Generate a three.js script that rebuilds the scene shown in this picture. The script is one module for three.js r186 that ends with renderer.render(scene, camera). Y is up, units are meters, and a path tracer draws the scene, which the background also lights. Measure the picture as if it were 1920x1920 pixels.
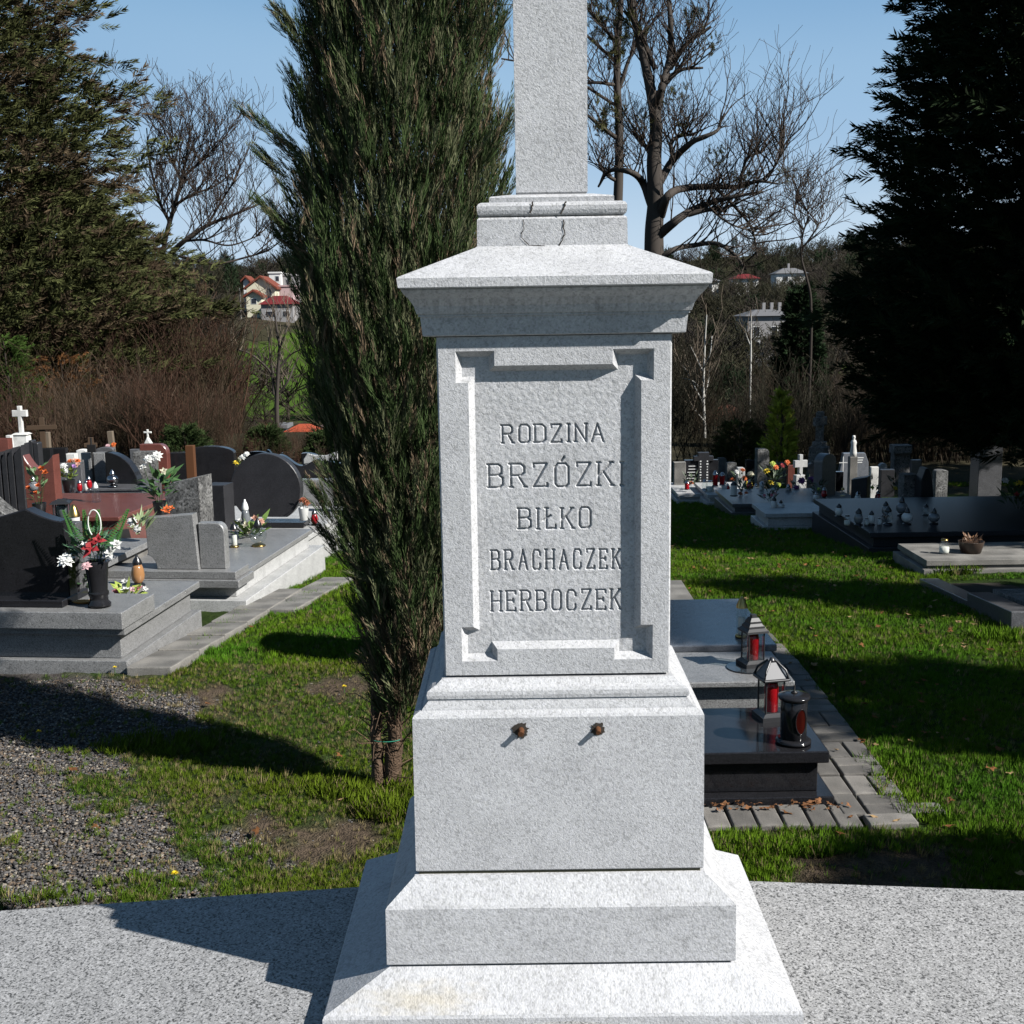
import * as THREE from 'three';
import { RoundedBoxGeometry } from 'three/addons/geometries/RoundedBoxGeometry.js';
import { mergeGeometries } from 'three/addons/utils/BufferGeometryUtils.js';
import { createNoise2D } from 'simplex-noise';

// ------------------------------------------------------------------ camera, sky, sun, exposure
const FPX = 2200, PITCH = -9.55 * Math.PI / 180, ROLL = -0.9 * Math.PI / 180;
const scene = new THREE.Scene();
const camera = new THREE.PerspectiveCamera(2 * Math.atan(960 / FPX) * 180 / Math.PI, 1, 0.05, 3000);
camera.position.set(0, 1.65, 0);
camera.rotation.order = 'YXZ';
camera.rotation.set(PITCH, 0, ROLL);
camera.updateMatrixWorld(true);

const EXPOSURE = 2.35;
const skyTex = (() => {
  const w = 256, h = 256, a = new Float32Array(w * h * 4);
  const stops = [[-90, .05, .05, .045], [-6, .09, .1, .1], [-1, .25, .305, .36], [2, .25, .31, .37], [9, .15, .232, .325], [16, .086, .168, .272], [35, .047, .092, .162], [90, .028, .056, .102]];
  for (let j = 0; j < h; j++) {
    const e = ((j + .5) / h - .5) * 180;
    let k = 0; while (k < stops.length - 2 && stops[k + 1][0] < e) k++;
    const A = stops[k], B = stops[k + 1], t = Math.min(1, Math.max(0, (e - A[0]) / (B[0] - A[0])));
    for (let i = 0; i < w; i++) for (let c = 0; c < 4; c++) { const u = i / w * 6.2832, cirrus = e > 0 ? .06 * Math.sin(u * 3 + e * .35) * Math.sin(e * .55 + Math.sin(u * 5) * 1.5) : 0; a[(j * w + i) * 4 + c] = c === 3 ? 1 : (A[c + 1] + (B[c + 1] - A[c + 1]) * t) * (1 + cirrus * (3 - c) / 2); }
  }
  const t = new THREE.DataTexture(a, w, h, THREE.RGBAFormat, THREE.FloatType);
  t.mapping = THREE.EquirectangularReflectionMapping; t.magFilter = THREE.LinearFilter; t.needsUpdate = true;
  return t;
})();
scene.background = skyTex; scene.environment = skyTex;

const SUN_AZ = 27 * Math.PI / 180, SUN_EL = 37 * Math.PI / 180;
const sunDir = new THREE.Vector3(Math.cos(SUN_EL) * Math.cos(SUN_AZ), Math.sin(SUN_EL), Math.cos(SUN_EL) * Math.sin(SUN_AZ));
const sun = new THREE.DirectionalLight(new THREE.Color(1, .975, .935), 5);
sun.position.copy(sunDir).multiplyScalar(60).add(new THREE.Vector3(0, 0, -14));
sun.target.position.set(0, 0, -14); scene.add(sun, sun.target);
sun.castShadow = true; sun.shadow.mapSize.set(4096, 4096);
Object.assign(sun.shadow.camera, { left: -45, right: 45, top: 45, bottom: -45, near: 1, far: 160 });
sun.shadow.bias = -0.0004;
const renderer = new THREE.WebGLRenderer({ antialias: true });
renderer.toneMapping = THREE.LinearToneMapping; renderer.toneMappingExposure = EXPOSURE;
renderer.shadowMap.enabled = true;

// ------------------------------------------------------------------ helpers
const rand = s => () => { s |= 0; s = s + 0x6D2B79F5 | 0; let t = Math.imul(s ^ s >>> 15, 1 | s); t = t + Math.imul(t ^ t >>> 7, 61 | t) ^ t; return ((t ^ t >>> 14) >>> 0) / 4294967296; };
const R0 = rand(7), noise = createNoise2D(rand(11)), noiseB = createNoise2D(rand(23));
const V = (x, y, z) => new THREE.Vector3(x, y, z);
const lerp = (a, b, t) => a + (b - a) * t, clamp = (v, a = 0, b = 1) => Math.min(b, Math.max(a, v));
const smooth = (a, b, v) => { const t = clamp((v - a) / (b - a)); return t * t * (3 - 2 * t); };
const camQ = camera.quaternion.clone(), camP = camera.position.clone();
const dirOf = (px, py) => V((px - 960) / FPX, (960 - py) / FPX, -1).applyQuaternion(camQ);
// the point seen at photo pixel (px, py) that lies d metres in front of the camera's position
const W = (px, py, d) => { const r = dirOf(px, py); return r.multiplyScalar(d / -r.z).add(camP); };
// lie of the land: level by the monument, falling away through the cemetery, a valley, the hill opposite
const LAND = [[-200, -.26], [2.2, -.26], [4.2, -.28], [6.3, -.29], [8, -.42], [20, -1.41], [40, -2.2], [60, -4.8], [110, -10.6], [135, -9.7], [220, -3.4], [262, .4], [350, 13], [450, 17], [900, 20]];
function H(x, d) {
  let k = 0; while (k < LAND.length - 2 && LAND[k + 1][0] < d) k++;
  const [d0, h0] = LAND[k], [d1, h1] = LAND[k + 1];
  let h = h0 + (h1 - h0) * clamp((d - d0) / (d1 - d0));
  const near = smooth(3, 8, d), far = smooth(60, 300, d);
  h += near * .02 * noise(x * .35, d * .35);
  h += far * (5 * noiseB(x * .008, d * .008) + 1.2 * noiseB(x * .03, d * .03));
  return h;
}
// where the line of sight through a photo pixel meets the land (lift metres above it)
function G(px, py, lift = 0) {
  const r = dirOf(px, py); let t = .6;
  for (; t < 400; t *= 1.0015) { const y = camP.y + r.y * t; if (y <= H(r.x * t, -r.z * t) + lift) break; }
  return V(r.x * t, camP.y + r.y * t, r.z * t);
}
const taken = {};
const numbered = n => { const k = taken[n] = (taken[n] ?? -1) + 1; return k ? `${n}_${String(k).padStart(3, '0')}` : n; };
function tag(o, label, category, group, kind) {
  if (label) o.userData.label = label; if (category) o.userData.category = category;
  if (group) o.userData.group = group; if (kind) o.userData.kind = kind; return o;
}
function thing(name, label, category, p = V(0, 0, 0), group, turn = 0) {
  const o = new THREE.Group(); o.name = numbered(name); o.position.copy(p); o.rotation.y = turn; scene.add(o);
  return tag(o, label, category, group);
}
function part(name, geo, mat, parent, pos) {
  const m = new THREE.Mesh(geo, mat); m.name = name; if (pos) m.position.copy(pos); parent.add(m); return m;
}
function boxUV(g) {               // uv in metres, by the way each face points
  g = g.index ? g.toNonIndexed() : g;
  const p = g.attributes.position, uv = new Float32Array(p.count * 2);
  const a = V(), b = V(), c = V(), n = V();
  for (let i = 0; i < p.count; i += 3) {
    a.fromBufferAttribute(p, i); b.fromBufferAttribute(p, i + 1); c.fromBufferAttribute(p, i + 2);
    n.copy(b).sub(a).cross(c.clone().sub(a));
    const x = Math.abs(n.x), y = Math.abs(n.y), z = Math.abs(n.z);
    for (let k = 0; k < 3; k++) {
      const q = [a, b, c][k], o = (i + k) * 2;
      if (y >= x && y >= z) { uv[o] = q.x; uv[o + 1] = q.z; } else if (x >= z) { uv[o] = q.z + .31; uv[o + 1] = q.y; } else { uv[o] = q.x + .17; uv[o + 1] = q.y; }
    }
  }
  g.setAttribute('uv', new THREE.BufferAttribute(uv, 2)); return g;
}
// chamfered block between extents (d0 is nearer), coordinates as given
function blk(x0, x1, y0, y1, d0, d1, r = .006) {
  const w = x1 - x0, h = y1 - y0, t = d1 - d0;
  const g = new RoundedBoxGeometry(w, h, t, 2, Math.min(r, w * .45, h * .45, t * .45));
  g.translate((x0 + x1) / 2, (y0 + y1) / 2, -(d0 + d1) / 2); return boxUV(g);
}
function triGeo(arr, flat = true) {
  const g = new THREE.BufferGeometry(); g.setAttribute('position', new THREE.BufferAttribute(new Float32Array(arr), 3));
  g.computeVertexNormals(); return g;
}
const quad = (o, a, b, c, d) => { o.push(...a, ...b, ...c, ...a, ...c, ...d); };
// frustum between two rectangles (x0,x1,d0,d1 at y0) and (.. at y1)
function frustum([ax0, ax1, ad0, ad1], y0, [bx0, bx1, bd0, bd1], y1) {
  const A = [[ax0, y0, -ad0], [ax1, y0, -ad0], [ax1, y0, -ad1], [ax0, y0, -ad1]], B = [[bx0, y1, -bd0], [bx1, y1, -bd0], [bx1, y1, -bd1], [bx0, y1, -bd1]], o = [];
  for (let i = 0; i < 4; i++) quad(o, A[i], A[(i + 1) % 4], B[(i + 1) % 4], B[i]);
  quad(o, B[0], B[1], B[2], B[3]); quad(o, A[3], A[2], A[1], A[0]);
  return triGeo(o);
}
// stack of rectangles: rows of [y, halfWidth, front d, back d] round x = cx
function rings(cx, rows) {
  const o = [], P = rows.map(([y, w, f, b]) => [[cx - w, y, -f], [cx + w, y, -f], [cx + w, y, -b], [cx - w, y, -b]]);
  for (let r = 0; r + 1 < P.length; r++) for (let i = 0; i < 4; i++) quad(o, P[r][i], P[r][(i + 1) % 4], P[r + 1][(i + 1) % 4], P[r + 1][i]);
  const T = P[P.length - 1], B = P[0]; quad(o, T[0], T[1], T[2], T[3]); quad(o, B[3], B[2], B[1], B[0]);
  return boxUV(triGeo(o));
}
const lathe = (pts, seg = 20) => new THREE.LatheGeometry(pts.map(([r, y]) => new THREE.Vector2(r, y)), seg);
function slabShape(pts, t, bevel = .006) {          // outline in metres, extruded to thickness t, centred in depth
  const s = new THREE.Shape(pts.map(([x, y]) => new THREE.Vector2(x, y)));
  const g = new THREE.ExtrudeGeometry(s, { depth: Math.max(.002, t - 2 * bevel), bevelEnabled: true, bevelThickness: bevel, bevelSize: bevel, bevelOffset: -bevel, bevelSegments: 1, curveSegments: 16 });
  g.translate(0, 0, -t / 2 + bevel); return boxUV(g);
}
function tubePath(out, pts, rad, sides = 5) {         // tapering limb; rad(t) or array
  const n = pts.length, up = V(0, 1, 0), ring = [];
  for (let i = 0; i < n; i++) {
    const t = pts[Math.min(n - 1, i + 1)].clone().sub(pts[Math.max(0, i - 1)]).normalize();
    const u = Math.abs(t.y) > .9 ? V(1, 0, 0) : up, s = t.clone().cross(u).normalize(), v = s.clone().cross(t);
    const r = typeof rad === 'function' ? rad(i / (n - 1)) : rad[i], q = [];
    for (let k = 0; k < sides; k++) { const a = k / sides * 6.2832; const e = s.clone().multiplyScalar(Math.cos(a) * r).addScaledVector(v, Math.sin(a) * r); q.push([pts[i].x + e.x, pts[i].y + e.y, pts[i].z + e.z, e.x / (r + 1e-9), e.y / (r + 1e-9), e.z / (r + 1e-9)]); }
    ring.push(q);
  }
  for (let i = 0; i + 1 < n; i++) for (let k = 0; k < sides; k++) {
    const a = ring[i][k], b = ring[i][(k + 1) % sides], c = ring[i + 1][(k + 1) % sides], d = ring[i + 1][k];
    for (const q of [a, c, b, a, d, c]) { out.p.push(q[0], q[1], q[2]); out.n.push(q[3], q[4], q[5]); }
  }
}
const tubes = () => ({ p: [], n: [] });
function tubesGeo(o) {
  const g = new THREE.BufferGeometry();
  g.setAttribute('position', new THREE.BufferAttribute(new Float32Array(o.p), 3)); g.setAttribute('normal', new THREE.BufferAttribute(new Float32Array(o.n), 3));
  return g;
}

// ------------------------------------------------------------------ textures and materials
function tileNoise(size, cell, seed) {
  const n = Math.max(2, Math.round(size / cell)), r = rand(seed), L = new Float32Array(n * n).map(() => r()), o = new Float32Array(size * size);
  for (let y = 0; y < size; y++) {
    const fy = y / size * n, y0 = Math.floor(fy), ty = fy - y0, sy = ty * ty * (3 - 2 * ty);
    for (let x = 0; x < size; x++) {
      const fx = x / size * n, x0 = Math.floor(fx), tx = fx - x0, sx = tx * tx * (3 - 2 * tx);
      const a = L[(y0 % n) * n + x0 % n], b = L[(y0 % n) * n + (x0 + 1) % n], c = L[((y0 + 1) % n) * n + x0 % n], d = L[((y0 + 1) % n) * n + (x0 + 1) % n];
      o[y * size + x] = (a + (b - a) * sx) * (1 - sy) + (c + (d - c) * sx) * sy;
    }
  }
  return o;
}
const toS = v => Math.round(255 * clamp(v <= .0031308 ? v * 12.92 : 1.055 * Math.pow(v, 1 / 2.4) - .055));
function tex(size, f, srgb = true, tile = 1) {
  const a = new Uint8Array(size * size * 4);
  for (let i = 0; i < size * size; i++) { const c = f(i); for (let k = 0; k < 3; k++) a[i * 4 + k] = srgb ? toS(c[k]) : Math.round(255 * clamp(c[k])); a[i * 4 + 3] = 255; }
  const t = new THREE.DataTexture(a, size, size); t.wrapS = t.wrapT = THREE.RepeatWrapping; t.magFilter = THREE.LinearFilter; t.minFilter = THREE.LinearMipmapLinearFilter; t.generateMipmaps = true;
  if (srgb) t.colorSpace = THREE.SRGBColorSpace; t.repeat.set(1 / tile, 1 / tile); t.needsUpdate = true; return t;
}
const N = {}; const tn = (s, c, k) => N[[s, c, k]] ??= tileNoise(s, c, k * 131 + c);
const REFLECT = .62;      // reflectance scale of everything but the monument, set together with the exposure
// granite: light ground, mid and dark grains, faint clouds
function granite(col, { dark = .5, light = 1.25, fleck = .3, cloud = .1, cell = 5, size = 512, tile = .4, seed = 1, rough = .5, spec = {}, bump = .0006, tint, scale = REFLECT } = {}) {
  col = col.map(k => k * scale);
  const a = tn(size, cell, seed), b = tn(size, cell * .55, seed + 1), c = tn(size, cell * 2.4, seed + 2), d = tn(size, 90, seed + 3), e = tn(size, 2, seed + 4);
  const f = i => {
    let v = 1 + (c[i] - .5) * .14 + (d[i] - .5) * cloud * 2 + (e[i] - .5) * .22;
    const g = a[i] * .6 + b[i] * .4;
    if (g < .40) v *= lerp(1, dark, clamp((.40 - g) / .12) * (fleck / .3));
    if (g > .62) v *= lerp(1, light, clamp((g - .62) / .1));
    return v;
  };
  const map = tex(size, i => { const v = f(i), st = tint ? tint((i % size) / size, Math.floor(i / size) / size) : null; return col.map((k, q) => (st ? st[q] : 1) * k * v * (q === 2 ? 1 + (b[i] - .5) * .05 : 1)); }, true, tile);
  const bm = bump ? tex(size, i => { const v = a[i] * .4 + e[i] * .6; return [v, v, v]; }, false, tile) : null;
  return new THREE.MeshPhysicalMaterial({ map, roughness: rough, bumpMap: bm, bumpScale: bump, ...spec });
}
const std = (r, g, b, o = {}) => { const m = new THREE.MeshPhysicalMaterial({ roughness: .8, specularIntensity: (o.roughness ?? .8) > .7 ? .3 : 1, ...o }); m.color.setRGB(r * REFLECT, g * REFLECT, b * REFLECT); return m; };
const grain = tex(512, i => { const v = .8 + (tn(512, 3, 31)[i] - .5) * .5 + (tn(512, 14, 32)[i] - .5) * .35 + (tn(512, 70, 33)[i] - .5) * .3; return [v, v, v]; }, true, .8);
const grainBump = tex(512, i => { const v = tn(512, 3, 31)[i] * .5 + tn(512, 14, 32)[i] * .5; return [v, v, v]; }, false, .8);
const M = {
  monument: granite([.3, .301, .306], { scale: 1, dark: .76, light: 1.1, cell: 6, size: 1024, tile: .62, seed: 3, rough: .62, cloud: .07, bump: .0007 }),
  // the skirt's front carries a rust-yellow stain at its left corner; the step has sooty smudges, the cornice drip marks
  monumentStained: granite([.3, .301, .306], { scale: 1, dark: .76, light: 1.1, cell: 4.2, size: 1024, tile: 1, seed: 3, rough: .62, cloud: .07, bump: .0007, tint: (u, v) => { const x = u > .5 ? u - 1 : u, n = noise(x * 14, v * 40) * .5 + noise(x * 40, v * 90) * .3, k = clamp(1.1 - Math.hypot((x + .2) / .14, (v - .835) / .03) + n * .6) * .45; const run = v > .645 && v < .702 ? clamp(noise(u * 48, 3) * .7 + noise(u * 130, v * 9) * .35 + .12) * smooth(.645, .668, v + .012 * noise(u * 90, 7)) * .3 : 0, smut = v > .36 && v < .47 ? clamp(noise(u * 7, v * 16) * .8 + noise(u * 30, v * 60) * .4 - .25) * .32 : 0, e = 1 - Math.max(run, smut); return [(1 - .1 * k) * e, (1 - .24 * k) * e, (1 - .52 * k) * e]; } }),
  platform: granite([.315, .312, .308], { dark: .36, light: 1.5, cell: 6.5, size: 1024, tile: .62, seed: 9, rough: .6, cloud: .06, fleck: .36, bump: .0008 }),
  grey: granite([.215, .215, .213], { dark: .4, light: 1.4, cell: 5, tile: .34, seed: 14, rough: .34 }),
  greyRough: granite([.135, .133, .128], { dark: .25, light: 1.7, cell: 16, tile: .5, seed: 19, rough: .85, cloud: .5, bump: .006 }),
  white: granite([.44, .44, .43], { dark: .6, light: 1.15, cell: 5, tile: .4, seed: 24, rough: .5 }),
  blueGrey: granite([.17, .18, .2], { dark: .55, light: 1.3, cell: 4, tile: .3, seed: 29, rough: .16, bump: 0 }),
  midDark: granite([.10, .10, .105], { dark: .4, light: 1.6, cell: 5, tile: .3, seed: 34, rough: .3 }),
  black: granite([.016, .016, .018], { dark: .6, light: 1.7, cell: 4, tile: .3, seed: 39, rough: .12, bump: 0, spec: { specularIntensity: .45 } }),
  blackSoft: granite([.03, .03, .033], { dark: .6, light: 1.6, cell: 4, tile: .3, seed: 44, rough: .4, bump: 0, spec: { specularIntensity: .35 } }),
  red: granite([.15, .05, .038], { dark: .55, light: 1.35, cell: 4, tile: .3, seed: 49, rough: .3, bump: 0 }),
  concrete: granite([.18, .17, .153], { dark: .8, light: 1.15, cell: 3, tile: .5, seed: 54, rough: .92, cloud: .5, bump: .002 }),
  paver: granite([.16, .148, .132], { dark: .75, light: 1.2, cell: 3, tile: .3, seed: 59, rough: .9, cloud: .3, bump: .0015 }),
  whiteStone: granite([.62, .61, .58], { dark: .85, light: 1.05, cell: 6, tile: .5, seed: 64, rough: .75, cloud: .2 }),
  wood: std(.07, .045, .028), bark: std(.13, .085, .055, { map: grain, bumpMap: grainBump, bumpScale: .01 }), greyBark: std(.06, .05, .042), darkBark: std(.04, .032, .026), birch: std(.5, .48, .44), twig: std(.055, .04, .03), twigPale: std(.17, .135, .1),
  blackPlastic: std(.012, .012, .013, { roughness: .28 }), brownPlastic: std(.05, .03, .02, { roughness: .4 }), steel: std(.4, .4, .41, { roughness: .22, metalness: 1 }), gold: std(.55, .38, .14, { roughness: .3, metalness: 1 }), iron: std(.03, .028, .027, { roughness: .5, metalness: .6 }), rust: std(.10, .042, .018, { roughness: .95 }), whitePaint: std(.75, .75, .73, { roughness: .5 }),
  glass: new THREE.MeshPhysicalMaterial({ color: 0xf4f7f6, roughness: .04, transmission: 1, thickness: 0, ior: 1.45 }),
  redGlass: std(.32, .006, .012, { roughness: .18 }), amberGlass: std(.34, .17, .07, { roughness: .2 }), milk: std(.62, .62, .6, { roughness: .35 }), smoke: std(.16, .17, .18, { roughness: .12 }), candle: std(.72, .7, .64),
  mortar: std(.11, .105, .07, { roughness: 1 }), crack: std(.05, .043, .036, { roughness: 1 }),
  tile: std(.18, .05, .03), roofRed: std(.15, .02, .022), roofGrey: std(.16, .16, .165), wallWhite: std(.72, .71, .68), wallYellow: std(.7, .66, .5), wallPink: std(.5, .36, .36), wallGrey: std(.3, .29, .29), pane: std(.03, .035, .045, { roughness: .1 }), teal: std(.16, .36, .36), roofPink: std(.5, .33, .32),
};

// ------------------------------------------------------------------ the ground
const inside = (poly, x, y) => { let c = false; for (let i = 0, j = poly.length - 1; i < poly.length; j = i++) { const [a, b] = poly[i], [e, f] = poly[j]; if ((b > y) !== (f > y) && x < (e - a) * (y - b) / (f - b) + a) c = !c; } return c; };
const onLand = pts => pts.map(([px, py]) => { const g = G(px, py); return [g.x, -g.z]; });
const gravelPoly = [...onLand([[0, 1252], [150, 1256], [235, 1270], [330, 1322], [365, 1352], [245, 1405], [165, 1440], [140, 1495], [260, 1528], [340, 1530], [430, 1600], [470, 1640], [330, 1672], [190, 1688]]), [-1.6, 2.5], [-4.5, 2.5], [-4.5, 6.3]];
const dirtSpots = [[[370, 1312], .22], [[600, 1585], .2], [[655, 1570], .16], [[1700, 1625], .22], [[480, 1560], .14], [[230, 1285], .16], [[1600, 1650], .25], [[640, 1290], .2]].map(([[px, py], r]) => { const g = G(px, py); return [g.x, -g.z, r]; });
function gravelAt(x, d) {
  const wx = x + .2 * noise(x * 2.3, d * 2.3) + .12 * noise(x * 8, d * 8) + .07 * noise(x * 25, d * 25), wd = d + .2 * noise(x * 2.3 + 40, d * 2.3) + .12 * noise(x * 8 + 9, d * 8) + .07 * noise(x * 25 + 5, d * 25);
  return inside(gravelPoly, wx, wd) ? 1 : 0;
}
function dirtAt(x, d) {
  let v = 0; for (const [a, b, r] of dirtSpots) { const q = Math.hypot(x - a, (d - b) * .8) / r + .35 * noise(x * 6, d * 6); v = Math.max(v, 1 - smooth(.55, 1.15, q)); }
  const worn = smooth(.1, .75, noise(x * 1.1 + 5, d * 1.1) * .6 + noise(x * 3.1, d * 3.1) * .4);
  return Math.max(v, worn * (x < 0 && d < 6.5 ? .4 : .15));
}
const meadow = [[-44, 140], [-24, 134], [-6, 148], [-10, 210], [-34, 228], [-48, 205], [-46, 170]], meadowR = [[44, 150], [60, 150], [64, 190], [46, 186]];
{
  const cols = 440, rows = 520, pos = [], col = [], uv = [], idx = [];
  for (let j = 0; j <= rows; j++) {
    const t = j / rows, d = t < .08 ? lerp(-60, 2.2, Math.pow(t / .08, .35)) : 2.2 + 6.2 * (Math.exp((t - .08) * 5.3) - 1) * 1.0;
    for (let i = 0; i <= cols; i++) {
      const s = (i / cols - .5) * 2, wide = Math.max(5.5, d * 1.05 + 3), x = s * wide * (1 + 1.6 * s * s * s * s);
      const g = gravelAt(x, d), dirt = dirtAt(x, d), n1 = noise(x * 1.7, d * 1.7), n2 = noise(x * 7, d * 7);
      let c;
      if (d < 18.5 || (d < 24 && x > 0 && x < 4)) {
        c = [.036, .062, .014];
        const k = clamp(dirt + .12 * n2); c = c.map((v, q) => lerp(v, [.105, .078, .055][q], k));
        if (g) c = [.10, .09, .082];
        c = c.map(v => v * (1 + .12 * n1 + .1 * n2));
      } else {
        const m = inside(meadow, x + 4 * n1, d + 3 * n2) || inside(meadowR, x, d), k = .5 + .5 * noiseB(x * .02, d * .02);
        c = m ? [.07, .125, .016] : [lerp(.062, .05, k), lerp(.05, .056, k), lerp(.032, .026, k)];
        c = c.map(v => v * (1 + .22 * noiseB(x * .15, d * .15) + .15 * n1));
      }
      pos.push(x, H(x, d) - (g ? .012 : 0) + (d < 14 ? .008 * n2 : 0), -d); col.push(...c.map(v => Math.max(0, v * REFLECT))); uv.push(x, d);
    }
  }
  for (let j = 0; j < rows; j++) for (let i = 0; i < cols; i++) { const a = j * (cols + 1) + i, b = a + 1, c = a + cols + 1; idx.push(a, b, c, b, c + 1, c); }
  const g = new THREE.BufferGeometry(); g.setAttribute('position', new THREE.Float32BufferAttribute(pos, 3)); g.setAttribute('color', new THREE.Float32BufferAttribute(col, 3)); g.setAttribute('uv', new THREE.Float32BufferAttribute(uv, 2)); g.setIndex(idx); g.computeVertexNormals();
  const m = new THREE.MeshPhysicalMaterial({ vertexColors: true, map: grain, bumpMap: grainBump, bumpScale: .012, roughness: 1, specularIntensity: .1 });
  tag(part('ground', g, m, scene), 'sloping cemetery ground of grass and soil falling to the valley', 'ground', null, 'structure');
}

// ------------------------------------------------------------------ monument
const CX = .0875, MONUMENT_TURN = .006;
{
  const base = V(CX, .2, -2.485);
  const mon = thing('cross_monument', 'pale grey granite pedestal carved with family names, carrying a stone cross shaft', 'monument', base, null, -MONUMENT_TURN);
  const put = (name, geo, mat = M.monument, p = mon) => part(name, geo.translate(-base.x, -base.y, -base.z), mat, p);
  put('base_skirt', rings(CX, [[.20, .480, 2.14, 2.83], [.266, .480, 2.14, 2.83], [.272, .477, 2.143, 2.827], [.337, .350, 2.215, 2.755]]), M.monumentStained);
  put('mortar_joint', rings(CX, [[.325, .345, 2.218, 2.752], [.344, .345, 2.218, 2.752]]), M.mortar);
  put('base_step', rings(CX, [[.341, .352, 2.213, 2.757], [.344, .356, 2.21, 2.76], [.464, .355, 2.21, 2.76], [.470, .351, 2.213, 2.757], [.520, .297, 2.243, 2.727], [.521, .28, 2.25, 2.72]]), M.monumentStained);
  put('mortar_joint', rings(CX, [[.512, .288, 2.25, 2.72], [.531, .288, 2.25, 2.72]]), M.mortar);
  const pl = put('plinth', rings(CX, [[.5275, .291, 2.248, 2.722], [.5305, .294, 2.245, 2.725], [.855, .292, 2.245, 2.725], [.861, .289, 2.248, 2.722], [.868, .278, 2.2535, 2.7165]]));
  // cyma and bead between plinth and die
  const prof = [[.864, .276, .010], [.872, .272, .012], [.884, .262, .0165], [.890, .258, .018], [.8905, .262, .015], [.898, .2635, .0143], [.906, .2615, .0155], [.912, .254, .019], [.916, .246, .0245], [.9265, .2335, .034], [.9268, .228, .0385]];
  put('base_moulding', rings(CX, prof.map(([y, w, i]) => [y, w, 2.245 + i, 2.725 - i])));
  // die: core, raised frame with stepped inner outline, carved panel
  const F = 2.285, REC = .0195, BW = .0115, DW = .2275, DB = 2.63, Y0 = .929, Y1 = 1.609;
  const core = put('die', rings(CX, [[Y0, DW - .003, F + .036, DB], [Y0 + .003, DW, F + .036, DB], [Y1, DW, F + .036, DB]]));
  {
    const m = (px, py) => { const p = W(px, py, F); return [p.x, p.y]; };
    const X = { l: m(861, 950)[0], lb: m(884, 950)[0], r: m(1226, 950)[0], rb: m(1203, 950)[0], tl: m(928, 670)[0], tr: m(1150, 670)[0], bl: m(934, 1225)[0], br: m(1153, 1225)[0] };
    const Y = { t: m(1040, 656)[1], tb: m(1040, 684)[1], b: m(1040, 1238)[1], bb: m(1040, 1216)[1], lt: m(890, 718)[1], lbm: m(890, 1176)[1] };
    const out = [[X.l, Y.b], [X.bl, Y.b], [X.bl, Y.bb], [X.br, Y.bb], [X.br, Y.b], [X.r, Y.b], [X.r, Y.lbm], [X.rb, Y.lbm], [X.rb, Y.lt], [X.r, Y.lt], [X.r, Y.t], [X.tr, Y.t], [X.tr, Y.tb], [X.tl, Y.tb], [X.tl, Y.t], [X.l, Y.t], [X.l, Y.lt], [X.lb, Y.lt], [X.lb, Y.lbm], [X.l, Y.lbm]];
    const n = out.length, inn = out.map((p, i) => {      // move each corner into the opening by BW
      const a = out[(i + n - 1) % n], b = out[(i + 1) % n];
      const e1 = [Math.sign(p[0] - a[0]), Math.sign(p[1] - a[1])], e2 = [Math.sign(b[0] - p[0]), Math.sign(b[1] - p[1])];
      return [p[0] + (-e1[1] - e2[1]) * BW, p[1] + (e1[0] + e2[0]) * BW];
    });
    const s = new THREE.Shape([[CX - DW + .003, Y0 + .003], [CX + DW - .003, Y0 + .003], [CX + DW - .003, Y1], [CX - DW + .003, Y1]].map(p => new THREE.Vector2(...p)));
    s.holes.push(new THREE.Path(out.map(p => new THREE.Vector2(...p)).reverse()));
    const face = new THREE.ShapeGeometry(s).toNonIndexed(); face.translate(0, 0, -F); face.deleteAttribute('uv');
    const o = [], e = .003, xl = CX - DW, xr = CX + DW;
    for (let i = 0; i < n; i++) { const a = out[i], b = out[(i + 1) % n], c = inn[(i + 1) % n], d = inn[i]; quad(o, [a[0], a[1], -F], [b[0], b[1], -F], [c[0], c[1], -F - REC], [d[0], d[1], -F - REC]); }
    quad(o, [xl, Y0 + e, -F - e], [xl + e, Y0 + e, -F], [xl + e, Y1, -F], [xl, Y1, -F - e]); quad(o, [xr - e, Y0 + e, -F], [xr, Y0 + e, -F - e], [xr, Y1, -F - e], [xr - e, Y1, -F]);
    quad(o, [xl, Y0 + e, -F - .037], [xl, Y0 + e, -F - e], [xl, Y1, -F - e], [xl, Y1, -F - .037]); quad(o, [xr, Y0 + e, -F - e], [xr, Y0 + e, -F - .037], [xr, Y1, -F - .037], [xr, Y1, -F - e]);
    quad(o, [xl, Y0 + e, -F - .037], [xr, Y0 + e, -F - .037], [xr - e, Y0 + e, -F], [xl + e, Y0 + e, -F]);
    quad(o, [xl, Y1, -F - e], [xr, Y1, -F - e], [xr, Y1, -F - .037], [xl, Y1, -F - .037]);
    put('raised_frame', boxUV(mergeGeometries([face, triGeo(o)])));
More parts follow.
